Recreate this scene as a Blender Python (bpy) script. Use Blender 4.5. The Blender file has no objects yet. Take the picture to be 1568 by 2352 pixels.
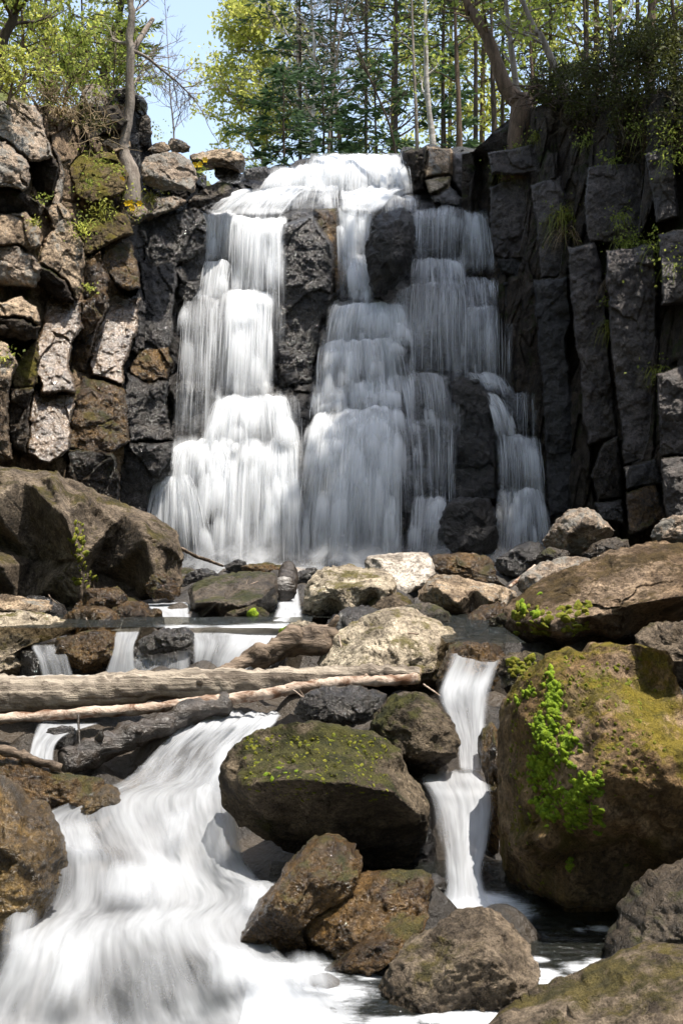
import bpy, math, random
import numpy as np
from mathutils import Vector
R = math.radians
SC = bpy.context.scene
COL = SC.collection
# ---------------------------------------------------------------- camera, sky, sun, exposure
F = 3231.0; UC = 784.0; VC = 1176.0; ZC = 1.64      # the camera's focal length in photo units (1568 x 2352)
cam_d = bpy.data.cameras.new('camera'); cam = bpy.data.objects.new('camera', cam_d); COL.objects.link(cam)
cam.location = (0, 0, ZC); cam.rotation_euler = (R(90), 0, 0)
cam_d.sensor_fit = 'VERTICAL'; cam_d.sensor_height = 36.0; cam_d.lens = 36.0 * F / 2352.0
cam_d.clip_start = 0.1; cam_d.clip_end = 2000
cam_d.dof.use_dof = True; cam_d.dof.focus_distance = 10.5; cam_d.dof.aperture_fstop = 9.0
SC.camera = cam
SUN = Vector((0.25, -0.14, 0.955)).normalized()
w = bpy.data.worlds.new('World'); SC.world = w; w.use_nodes = True
nt = w.node_tree; nt.nodes.clear()
sky = nt.nodes.new('ShaderNodeTexSky'); sky.sky_type = 'NISHITA'; sky.sun_disc = False
sky.sun_elevation = math.asin(SUN.z); sky.sun_rotation = math.atan2(SUN.x, SUN.y)
sky.air_density = 1.0; sky.dust_density = 2.0; sky.ozone_density = 1.0
bg = nt.nodes.new('ShaderNodeBackground'); bg.inputs[1].default_value = 0.14
wo = nt.nodes.new('ShaderNodeOutputWorld')
sky_add = nt.nodes.new('ShaderNodeMixRGB'); sky_add.blend_type = 'ADD'; sky_add.inputs[0].default_value = 1; sky_add.inputs[2].default_value = (1.0, 1.05, 1.1, 1)   # flat pale tone added to the sky colour
nt.links.new(sky.outputs[0], sky_add.inputs[1]); nt.links.new(sky_add.outputs[0], bg.inputs[0]); nt.links.new(bg.outputs[0], wo.inputs[0])
sl = bpy.data.lights.new('sun', 'SUN'); sl.energy = 5.0; sl.angle = R(0.5); sl.color = (1.0, 0.94, 0.85)
so = bpy.data.objects.new('sun', sl); COL.objects.link(so); so.location = (8, 4, 30)
so.rotation_euler = (-SUN).to_track_quat('-Z', 'Y').to_euler()
SC.view_settings.view_transform = 'Standard'; SC.view_settings.look = 'None'
SC.view_settings.exposure = 0.85; SC.view_settings.gamma = 1.0
SC.cycles.max_bounces = 8; SC.cycles.diffuse_bounces = 3; SC.cycles.glossy_bounces = 2
SC.cycles.transparent_max_bounces = 14; SC.cycles.transmission_bounces = 4
SC.cycles.caustics_reflective = False; SC.cycles.caustics_refractive = False
SC.cycles.use_denoising = True
SC.cycles.sample_clamp_indirect = 6

# ---------------------------------------------------------------- helpers
def W(u, v, y):                                     # a point of the photo at the distance y
    return ((u - UC) / F * y, y, ZC + (VC - v) / F * y)
def hsh(ix, iy, iz, s):
    with np.errstate(over='ignore'):
        h = (ix.astype(np.int64).astype(np.uint32) * np.uint32(374761393) + iy.astype(np.int64).astype(np.uint32) * np.uint32(668265263)
             + iz.astype(np.int64).astype(np.uint32) * np.uint32(2147483647) + np.uint32((s * 974711 + 1013904223) & 0xffffffff))
        h = (h ^ (h >> np.uint32(13))) * np.uint32(1274126177)
        h = (h ^ (h >> np.uint32(16))) * np.uint32(2246822519)
        h = h ^ (h >> np.uint32(15))
    return h.astype(np.float64) / 4294967295.0
def noise(P, s=0):
    P = np.asarray(P, float); i = np.floor(P); f = P - i; f = f * f * f * (f * (f * 6 - 15) + 10)
    r = 0
    for dx in (0, 1):
        for dy in (0, 1):
            for dz in (0, 1):
                wgt = (f[:, 0] if dx else 1 - f[:, 0]) * (f[:, 1] if dy else 1 - f[:, 1]) * (f[:, 2] if dz else 1 - f[:, 2])
                r = r + wgt * hsh(i[:, 0] + dx, i[:, 1] + dy, i[:, 2] + dz, s)
    return r * 2 - 1
def fbm(P, o=4, s=0, g=0.5):
    P = np.asarray(P, float); a = 1.0; r = np.zeros(len(P)); t = 0
    for k in range(o):
        r += a * noise(P * 2.03 ** k + 17.3 * k, s + k); t += a; a *= g
    return r / t
def voro(P, s=0):                                   # distances to the nearest two random points, and the nearest one's number
    P = np.asarray(P, float); i = np.floor(P)
    d1 = np.full(len(P), 9.0); d2 = np.full(len(P), 9.0); idn = np.zeros(len(P))
    for dx in (-1, 0, 1):
        for dy in (-1, 0, 1):
            for dz in (-1, 0, 1):
                c = i + (dx, dy, dz)
                q = np.stack([hsh(c[:, 0], c[:, 1], c[:, 2], s + k) for k in (1, 2, 3)], 1) + c
                d = np.sqrt(((P - q) ** 2).sum(1)); h = hsh(c[:, 0], c[:, 1], c[:, 2], s + 9)
                near = d < d1
                d2 = np.where(near, d1, np.minimum(d2, d)); idn = np.where(near, h, idn); d1 = np.where(near, d, d1)
    return d1, d2, idn
def smooth(x, a, b):
    t = np.clip((x - a) / (b - a), 0, 1); return t * t * (3 - 2 * t)

def make_obj(name, V, faces, mat=None, parent=None, origin=(0, 0, 0), shade=True, attrs=None, uv=None, mi=None):
    V = np.asarray(V, float) - np.asarray(origin, float)
    me = bpy.data.meshes.new(name)
    faces = [np.asarray(f, np.int32) for f in (faces if isinstance(faces, list) else [faces]) if len(f)]
    nl = sum(f.size for f in faces); nf = sum(len(f) for f in faces)
    me.vertices.add(len(V)); me.vertices.foreach_set('co', V.astype(np.float32).ravel())
    me.loops.add(nl); me.polygons.add(nf)
    li = np.concatenate([f.ravel() for f in faces]); me.loops.foreach_set('vertex_index', li)
    tot = np.concatenate([np.full(len(f), f.shape[1], np.int32) for f in faces])
    st = np.concatenate([[0], np.cumsum(tot)[:-1]]).astype(np.int32)
    me.polygons.foreach_set('loop_start', st); me.polygons.foreach_set('loop_total', tot)
    me.polygons.foreach_set('use_smooth', np.full(nf, bool(shade)))
    if uv is not None:
        l = me.uv_layers.new(name='uv'); l.data.foreach_set('uv', np.asarray(uv, np.float32)[li].ravel())
    for k, a in (attrs or {}).items():
        me.attributes.new(k, 'FLOAT', 'POINT').data.foreach_set('value', np.asarray(a, np.float32))
    me.update()
    if isinstance(mat, list):
        for m_ in mat: me.materials.append(m_)
        me.polygons.foreach_set('material_index', np.asarray(mi, np.int32))
    elif mat: me.materials.append(mat)
    o = bpy.data.objects.new(name, me); COL.objects.link(o)
    if parent is not None:
        o.parent = parent; pl = np.asarray(parent.location); o.location = tuple(np.asarray(origin, float) - pl)
    else: o.location = tuple(origin)
    return o
def empty(name, loc):
    o = bpy.data.objects.new(name, None); COL.objects.link(o); o.location = loc; o.empty_display_size = .1; return o
def tag(o, label, cat, group=None, kind=None):
    o['label'] = label
    if cat: o['category'] = cat
    if group: o['group'] = group
    if kind: o['kind'] = kind
    return o
def grid_faces(nr, nc, wrap=False, off=0):
    a = np.arange(nr - 1)[:, None] * nc; c = np.arange(nc if wrap else nc - 1)[None, :]; c2 = (c + 1) % nc
    return (np.stack([a + c, a + c2, a + nc + c2, a + nc + c], -1).reshape(-1, 4) + off)

class MB:
    def __init__(s): s.V = []; s.F4 = []; s.F3 = []; s.n = 0
    def add(s, V, F4=None, F3=None):
        V = np.asarray(V, float)
        if F4 is not None and len(F4): s.F4.append(np.asarray(F4, np.int32) + s.n)
        if F3 is not None and len(F3): s.F3.append(np.asarray(F3, np.int32) + s.n)
        s.V.append(V); s.n += len(V)
    def tube(s, P, rad, sides=6, caps=True, rough=0, seed=0):
        P = np.asarray(P, float); n = len(P); rad = np.broadcast_to(np.asarray(rad, float), (n,))
        T = np.gradient(P, axis=0); T /= np.linalg.norm(T, axis=1)[:, None] + 1e-9
        m = T.mean(0); ref = np.eye(3)[np.argmin(np.abs(m))]
        A = np.cross(T, ref); A /= np.linalg.norm(A, axis=1)[:, None] + 1e-9; B = np.cross(T, A)
        th = np.arange(sides) * 2 * math.pi / sides
        ring = (A[:, None, :] * np.cos(th)[None, :, None] + B[:, None, :] * np.sin(th)[None, :, None])
        V = P[:, None, :] + ring * rad[:, None, None]; V = V.reshape(-1, 3)
        if rough:
            V += (ring.reshape(-1, 3)) * (fbm(V / rough * .5, 3, seed) * rough)[:, None]
        V = np.concatenate([V, P[:1], P[-1:]]); k = n * sides; q = np.arange(sides); q2 = (q + 1) % sides
        F3 = np.concatenate([np.stack([q2, q, np.full(sides, k)], 1), np.stack([q + k - sides, q2 + k - sides, np.full(sides, k + 1)], 1)])
        s.add(V, grid_faces(n, sides, True), F3 if caps else None)
    def obj(s, name, mat, parent=None, origin=(0, 0, 0), shade=True):
        f = []
        if s.F4: f.append(np.concatenate(s.F4))
        if s.F3: f.append(np.concatenate(s.F3))
        return make_obj(name, np.concatenate(s.V), f, mat, parent, origin, shade)

# ---------------------------------------------------------------- materials
class NT:
    def __init__(s, name):
        s.m = bpy.data.materials.new(name); s.m.use_nodes = True; s.t = s.m.node_tree; s.t.nodes.clear()
        s.out = s.n('OutputMaterial')
    def n(s, typ, **kw):
        nd = s.t.nodes.new('ShaderNode' + typ)
        for k, v in kw.items():
            if isinstance(k, str) and hasattr(nd, k): setattr(nd, k, v)
        return nd
    def l(s, a, b): s.t.links.new(a, b)
    def val(s, sock, v):
        if hasattr(v, 'is_output') or isinstance(v, bpy.types.NodeSocket): s.l(v, sock)
        else: sock.default_value = (tuple(v) + (1,)) if isinstance(v, (tuple, list)) and len(v) == 3 and sock.type == 'RGBA' else v
    def math(s, op, a, b=0.0, clamp=False):
        nd = s.n('Math', operation=op, use_clamp=clamp); s.val(nd.inputs[0], a); s.val(nd.inputs[1], b); return nd.outputs[0]
    def mix(s, f, a, b, mode='MIX'):
        nd = s.n('MixRGB', blend_type=mode); s.val(nd.inputs[0], f); s.val(nd.inputs[1], a); s.val(nd.inputs[2], b); return nd.outputs[0]
    def noise(s, vec, sc, det=5, rough=.55, dist=0):
        nd = s.n('TexNoise'); s.l(vec, nd.inputs['Vector']); nd.inputs['Scale'].default_value = sc; nd.inputs['Detail'].default_value = det
        nd.inputs['Roughness'].default_value = rough; nd.inputs['Distortion'].default_value = dist; return nd.outputs['Fac']
    def ss(s, x, a, b):
        nd = s.n('MapRange', interpolation_type='SMOOTHSTEP'); s.val(nd.inputs['Value'], x)
        nd.inputs['From Min'].default_value = a; nd.inputs['From Max'].default_value = b; return nd.outputs['Result']
    def objvec(s, scale=None):
        tc = s.n('TexCoord'); oi = s.n('ObjectInfo'); m = s.n('VectorMath', operation='MULTIPLY_ADD')
        s.l(oi.outputs['Random'], m.inputs[0]); m.inputs[1].default_value = (37, 53, 71); s.l(tc.outputs['Object'], m.inputs[2])
        if scale:
            mp = s.n('VectorMath', operation='MULTIPLY'); s.l(m.outputs[0], mp.inputs[0]); mp.inputs[1].default_value = scale; return mp.outputs[0]
        return m.outputs[0]

def rock_mat(name, c1, c2, c3, rough=.75, bump=.6, moss=0.0, mossc=((.06, .075, .012), (.16, .15, .02)), lichen=0.0, crack=.5, spec=.3, fine=1.0, stain=None, stk=.5, wl=0.0):
    t = NT(name); co = t.objvec()
    n1 = t.noise(co, 1.6, 6, .6, .4); n2 = t.noise(co, 7, 9, .68); n3 = t.noise(co, 45 * fine, 5, .7); n4 = t.noise(co, 150 * fine, 2, .6)
    c = t.mix(t.ss(n1, .36, .66), c1, c2); c = t.mix(t.ss(n2, .5, .68), c, c3)
    vor = t.n('TexVoronoi', feature='DISTANCE_TO_EDGE'); wv = t.n('VectorMath', operation='ADD'); t.l(co, wv.inputs[0])
    cn = t.n('TexNoise'); t.l(co, cn.inputs['Vector']); cn.inputs['Scale'].default_value = 3.2; cn.inputs['Detail'].default_value = 6
    t.l(cn.outputs['Color'], wv.inputs[1]); t.l(wv.outputs[0], vor.inputs['Vector']); vor.inputs['Scale'].default_value = 1.7
    cr = t.ss(vor.outputs['Distance'], 0, .022)
    crk = t.mix(crack, (1, 1, 1), t.mix(cr, (.35, .33, .3), (1, 1, 1)))
    c = t.mix(1, c, crk, 'MULTIPLY')
    pit = t.n('TexVoronoi'); t.l(wv.outputs[0], pit.inputs['Vector']); pit.inputs['Scale'].default_value = 26 * fine
    pt = t.ss(pit.outputs['Distance'], .05, .42); blot = t.noise(co, 3.6, 7, .72, .8)
    c = t.mix(1, c, t.mix(t.ss(blot, .36, .64), (.42, .4, .38), (1.3, 1.28, 1.25)), 'MULTIPLY')
    c = t.mix(.85, c, t.mix(t.ss(n3, .32, .64), (.38, .36, .34), (1.35, 1.33, 1.3)), 'MULTIPLY')
    c = t.mix(.5, c, t.mix(pt, (.5, .48, .45), (1.1, 1.1, 1.1)), 'MULTIPLY')
    c = t.mix(.6, c, t.mix(n4, (.4, .4, .4), (1.55, 1.55, 1.55)), 'MULTIPLY')
    rg = rough
    if stain:
        c = t.mix(t.math('MULTIPLY', t.ss(t.noise(t.objvec((1.2, 1.2, .5)), 2.2, 6, .6, .6), stk, stk + .13), .85), c, stain)
    if lichen:
        lm = t.math('MULTIPLY', t.ss(t.noise(co, 5.5, 8, .72), .56 - .1 * lichen, .62 - .1 * lichen), .8)
        c = t.mix(lm, c, (.33, .315, .28))
    geo = t.n('NewGeometry'); sep = t.n('SeparateXYZ'); t.l(geo.outputs['Normal'], sep.inputs[0])
    hb = t.math('ADD', t.math('MULTIPLY', n3, .6), t.math('MULTIPLY', n4, .22)); hb = t.math('ADD', hb, t.math('MULTIPLY', pt, .22)); hb = t.math('ADD', hb, t.math('MULTIPLY', cr, .3 * crack))
    if moss:
        mm = t.math('ADD', t.noise(co, 3.0, 8, .72), t.math('MULTIPLY', sep.outputs['Z'], .10))
        mm = t.ss(mm, .60 - .25 * moss, .70 - .25 * moss)
        mc = t.mix(t.ss(t.noise(co, 9, 6, .7), .38, .62), mossc[0], mossc[1]); mc = t.mix(.7, mc, t.mix(n4, (.3, .3, .3), (1.6, 1.6, 1.6)), 'MULTIPLY')
        c = t.mix(t.math('MULTIPLY', mm, .92), c, mc); rg = t.math('ADD', t.math('MULTIPLY', mm, .95 - rough), rough)
        hb = t.math('ADD', hb, t.math('MULTIPLY', mm, t.math('MULTIPLY', n4, .5)))
    if wl:                                          # the damp band where the stream wets the stone
        tz = t.n('TexCoord'); sz = t.n('SeparateXYZ'); t.l(tz.outputs['Object'], sz.inputs[0])
        wm_ = t.ss(t.math('ADD', sz.outputs['Z'], t.math('MULTIPLY', t.noise(co, 4, 6, .65), wl * 1.1)), wl * 1.75, wl * 1.2)
        c = t.mix(t.math('MULTIPLY', wm_, .72), c, t.mix(1, c, (.22, .2, .18), 'MULTIPLY')); rg = t.math('MULTIPLY', rg, t.math('SUBTRACT', 1.0, t.math('MULTIPLY', wm_, .72)))
    b0 = t.n('Bump'); b0.inputs['Strength'].default_value = min(1, bump * 1.1); b0.inputs['Distance'].default_value = .16; t.l(t.math('ADD', n2, t.math('MULTIPLY', blot, .5)), b0.inputs['Height'])
    b = t.n('Bump'); b.inputs['Strength'].default_value = min(1, bump * 1.3); b.inputs['Distance'].default_value = .045; t.l(hb, b.inputs['Height']); t.l(b0.outputs[0], b.inputs['Normal'])
    p = t.n('BsdfPrincipled'); t.val(p.inputs['Base Color'], c); t.val(p.inputs['Roughness'], rg)
    p.inputs['Specular IOR Level'].default_value = spec; t.l(b.outputs[0], p.inputs['Normal'])
    if rough < .3: p.inputs['Coat Weight'].default_value = .7; p.inputs['Coat Roughness'].default_value = .05; p.inputs['Coat IOR'].default_value = 1.33; t.l(b.outputs[0], p.inputs['Coat Normal'])
    t.l(p.outputs[0], t.out.inputs[0])
    return t.m
TAN = rock_mat('tan_rock', (0.416, 0.316, 0.217), (0.600, 0.475, 0.342), (0.250, 0.184, 0.125), lichen=.2, bump=.8, wl=.05)
PALE = rock_mat('pale_rock', (.42, .355, .27), (.52, .46, .36), (.27, .225, .165), moss=.1, mossc=((.10, .085, .025), (.2, .17, .06)), wl=.1)
GREY = rock_mat('grey_rock', (0.414, 0.380, 0.333), (0.506, 0.460, 0.414), (0.322, 0.276, 0.230), crack=.2, bump=.35, wl=.06)
LICH = rock_mat('lichen_rock', (0.404, 0.319, 0.245), (0.574, 0.468, 0.371), (0.234, 0.181, 0.136), lichen=.8, bump=.9)
BROWN = rock_mat('brown_rock', (.18, .14, .10), (.30, .245, .185), (.10, .078, .057), moss=.13, mossc=((.05, .045, .014), (.14, .11, .03)), wl=.12, bump=.8)
MOSSY = rock_mat('mossy_rock', (.11, .085, .06), (.20, .16, .11), (.065, .05, .036), moss=.27, mossc=((.03, .034, .010), (.095, .09, .022)), bump=.9, wl=.12)
GOLD = rock_mat('golden_moss_rock', (0.306, 0.196, 0.085), (0.425, 0.306, 0.204), (0.187, 0.111, 0.043), moss=.27, mossc=((.10, .085, .010), (.26, .20, .02)), bump=1.0, stain=(.13, .10, .018), stk=.55, wl=.1)
RUST = rock_mat('rusty_moss_rock', (0.288, 0.198, 0.120), (0.432, 0.324, 0.228), (0.144, 0.096, 0.054), moss=.22, mossc=((.045, .03, .012), (.12, .08, .03)), bump=1.0, stain=(.085, .05, .022), stk=.5, wl=.12)
DARKR = rock_mat('damp_dark_rock', (.075, .058, .042), (.12, .095, .07), (.04, .032, .025), rough=.5, spec=.5, moss=.2, mossc=((.03, .035, .008), (.07, .065, .014)), wl=.12)
WETB = rock_mat('wet_brown_rock', (.10, .056, .018), (.17, .10, .032), (.045, .027, .012), rough=.22, bump=.75, spec=.5, crack=.4, moss=.12, mossc=((.05, .05, .008), (.13, .095, .012)))
WETD = rock_mat('wet_dark_rock', (.032, .028, .025), (.055, .047, .04), (.02, .017, .015), rough=.22, bump=.6, spec=.6, crack=.6)
WETF = rock_mat('wet_fall_rock', (0.032, 0.031, 0.031), (0.052, 0.048, 0.046), (0.021, 0.020, 0.020), rough=.32, bump=.55, spec=.5, crack=.5)
WETS = rock_mat('wet_sunlit_cliff', (.105, .07, .042), (.155, .108, .068), (.055, .038, .023), rough=.24, bump=.28, spec=.9, crack=.4)
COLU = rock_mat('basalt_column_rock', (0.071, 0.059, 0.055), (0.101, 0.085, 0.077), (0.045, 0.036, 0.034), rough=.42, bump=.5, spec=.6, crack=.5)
CLIFFD = rock_mat('shade_toned_cliff_rock', (0.059, 0.047, 0.036), (0.083, 0.064, 0.049), (0.029, 0.024, 0.020), rough=.75, bump=.8, moss=.2, mossc=((.03, .035, .008), (.05, .06, .012)))  # dark cliff rock: shade of faces turned from the sun put into the colour
CLIFFL = rock_mat('sun_toned_cliff_rock', (0.280, 0.202, 0.131), (0.402, 0.297, 0.202), (0.157, 0.115, 0.073), rough=.7, bump=.9, moss=.15)  # pale counterpart of the dark cliff rock: sunlight put into the colour
MOSSB = rock_mat('moss_bank', (.13, .09, .04), (.20, .15, .07), (.09, .07, .03), moss=.42, mossc=((.10, .09, .012), (.22, .18, .03)), bump=1.0)
OCHRE = rock_mat('ochre_wet_rock', (.14, .085, .022), (.21, .135, .04), (.07, .045, .016), rough=.25, bump=.6, spec=.6, crack=.2, stain=(.045, .034, .022))

def leaf_mat(name, c1, c2, tr=.5):
    t = NT(name); g = t.n('NewGeometry'); tc = t.n('TexCoord')
    c = t.mix(g.outputs['Random Per Island'], c1, c2); c = t.mix(.5, c, t.mix(t.ss(t.noise(tc.outputs['Object'], .9, 3), .35, .65), (.55, .6, .5), (1.25, 1.2, 1.1)), 'MULTIPLY')
    d = t.n('BsdfPrincipled'); t.val(d.inputs['Base Color'], c); d.inputs['Roughness'].default_value = .55; d.inputs['Specular IOR Level'].default_value = .25
    r = t.n('BsdfTranslucent'); t.val(r.inputs[0], c); m = t.n('MixShader'); m.inputs[0].default_value = tr
    t.l(d.outputs[0], m.inputs[1]); t.l(r.outputs[0], m.inputs[2]); t.l(m.outputs[0], t.out.inputs[0]); return t.m
LEAFY = leaf_mat('spring_leaf', (.36, .41, .07), (.58, .57, .17), .65)
LEAFG = leaf_mat('green_leaf', (.17, .23, .04), (.36, .40, .09), .62)
LEAFD = leaf_mat('dark_leaf', (.045, .05, .014), (.10, .11, .025), .35)  # dark green-brown leaves of the tangled bushes
NEED = leaf_mat('conifer_needle', (.03, .06, .03), (.07, .12, .045), .4)
NEEDY = leaf_mat('young_conifer_needle', (.10, .13, .03), (.2, .24, .05), .5)
GRASSM = leaf_mat('grass_blade', (.14, .17, .025), (.30, .29, .06), .45)
DRYM = leaf_mat('dry_grass', (.22, .16, .09), (.40, .31, .19), .3)
TWIGD = leaf_mat('dry_twig_leaf', (.05, .038, .02), (.10, .075, .04), .25)
def bark_mat(name, c1, c2, sc=(14, 14, 3), rough=.85, spec=.2, bump=.7):
    t = NT(name); co = t.objvec(sc); co2 = t.objvec()
    n = t.noise(co, 1, 7, .65, .5); n2 = t.noise(co2, 30, 4, .6)
    c = t.mix(t.ss(n, .36, .62), c1, c2); c = t.mix(.5, c, t.mix(n2, (.5, .5, .5), (1.4, 1.4, 1.4)), 'MULTIPLY')
    b = t.n('Bump'); b.inputs['Strength'].default_value = bump; b.inputs['Distance'].default_value = .03; t.l(t.math('ADD', n, t.math('MULTIPLY', n2, .3)), b.inputs['Height'])
    p = t.n('BsdfPrincipled'); t.val(p.inputs['Base Color'], c); p.inputs['Roughness'].default_value = rough; p.inputs['Specular IOR Level'].default_value = spec
    t.l(b.outputs[0], p.inputs['Normal']); t.l(p.outputs[0], t.out.inputs[0]); return t.m
BARKG = bark_mat('grey_bark', (.16, .13, .105), (.28, .24, .2))
BARKP = bark_mat('pale_birch_bark', (.30, .27, .24), (.50, .46, .41), sc=(4, 4, 12))
BARKB = bark_mat('brown_bark', (.075, .052, .036), (.16, .11, .075))
BARKD = bark_mat('dark_bark', (.04, .03, .022), (.08, .06, .045))
LOGT = bark_mat('weathered_log_wood', (.115, .092, .072), (.37, .315, .25), sc=(1.3, 26, 26), rough=.8, bump=1.0)
LOGR = bark_mat('peeling_stick_bark', (.13, .065, .035), (.50, .40, .32), sc=(9, 12, 12), rough=.7)
LOGW = bark_mat('wet_black_wood', (.022, .017, .013), (.055, .042, .032), sc=(4, 20, 20), rough=.3, spec=.6, bump=1.0)
LOGX = bark_mat('splintered_log_wood', (.05, .036, .026), (.24, .18, .13), sc=(4, 20, 20), rough=.6, bump=1.0)

def water_mat(name, su, sv, lo, hi, col=(.90, .92, .94), amin=0.0, bst=.4):
    t = NT(name); uv = t.n('UVMap'); at = t.n('Attribute'); at.attribute_name = 'dens'
    def nz(a, b, det, rg, dist=0):
        m = t.n('VectorMath', operation='MULTIPLY'); t.l(uv.outputs[0], m.inputs[0]); m.inputs[1].default_value = (a, b, 0); return t.noise(m.outputs[0], 1, det, rg, dist)
    s1 = nz(su, sv, 3, .6, .3); s2 = nz(su * 4.2, sv * 1.7, 3, .6); s3 = nz(su * .22, sv * 1.2, 2, .5)
    s = t.math('ADD', t.math('MULTIPLY', s1, .5), t.math('MULTIPLY', s2, .3)); s = t.math('ADD', s, t.math('MULTIPLY', s3, .2))
    a = t.math('ADD', s, t.math('MULTIPLY', t.math('SUBTRACT', at.outputs['Fac'], .5), .75))
    a = t.ss(a, lo, hi); a = t.math('MULTIPLY', a, t.ss(at.outputs['Fac'], 0.0, .22)); a = t.math('MULTIPLY', a, 1 - amin)
    d = t.n('BsdfDiffuse'); t.val(d.inputs[0], col); r = t.n('BsdfTranslucent'); t.val(r.inputs[0], col)
    bp = t.n('Bump'); bp.inputs['Strength'].default_value = bst; bp.inputs['Distance'].default_value = .05; t.l(s, bp.inputs['Height']); t.l(bp.outputs[0], d.inputs['Normal'])
    m1 = t.n('MixShader'); m1.inputs[0].default_value = .42; t.l(d.outputs[0], m1.inputs[1]); t.l(r.outputs[0], m1.inputs[2])
    tr = t.n('BsdfTransparent'); m3 = t.n('MixShader'); t.l(a, m3.inputs[0]); t.l(tr.outputs[0], m3.inputs[1]); t.l(m1.outputs[0], m3.inputs[2])
    t.l(m3.outputs[0], t.out.inputs[0]); return t.m
FALLW = water_mat('falling_water', 22, .8, .12, 1.0, amin=.03, bst=.9)
RUSH = water_mat('rushing_water', 13, 1.5, .12, 1.06, col=(.64, .66, .69), amin=.0, bst=.5)
RAPID = water_mat('rapid_water', 10, 1.5, .06, 1.12, col=(.60, .62, .65), amin=.0, bst=.35)
def spray_mat():
    t = NT('spray'); tc = t.n('TexCoord'); at = t.n('Attribute'); at.attribute_name = 'dens'; n = t.noise(tc.outputs['Object'], 2.2, 4, .6, .5)
    d = t.n('BsdfDiffuse'); t.val(d.inputs[0], (.9, .92, .95)); r = t.n('BsdfTranslucent'); t.val(r.inputs[0], (.9, .92, .95)); m = t.n('MixShader'); m.inputs[0].default_value = .5; t.l(d.outputs[0], m.inputs[1]); t.l(r.outputs[0], m.inputs[2])
    tr = t.n('BsdfTransparent'); m2 = t.n('MixShader'); t.l(t.math('MULTIPLY', t.math('MULTIPLY', at.outputs['Fac'], t.ss(n, .3, .7)), .55), m2.inputs[0]); t.l(tr.outputs[0], m2.inputs[1]); t.l(m.outputs[0], m2.inputs[2]); t.l(m2.outputs[0], t.out.inputs[0]); return t.m
SPRAY = spray_mat()
def strand_mat():
    t = NT('water_strand'); d = t.n('BsdfDiffuse'); t.val(d.inputs[0], (.92, .94, .96)); r = t.n('BsdfTranslucent'); t.val(r.inputs[0], (.92, .94, .96))
    m = t.n('MixShader'); m.inputs[0].default_value = .5; t.l(d.outputs[0], m.inputs[1]); t.l(r.outputs[0], m.inputs[2])
    tr = t.n('BsdfTransparent'); m2 = t.n('MixShader'); m2.inputs[0].default_value = .34; t.l(tr.outputs[0], m2.inputs[1]); t.l(m.outputs[0], m2.inputs[2]); t.l(m2.outputs[0], t.out.inputs[0]); return t.m
STRAND = strand_mat()
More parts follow.
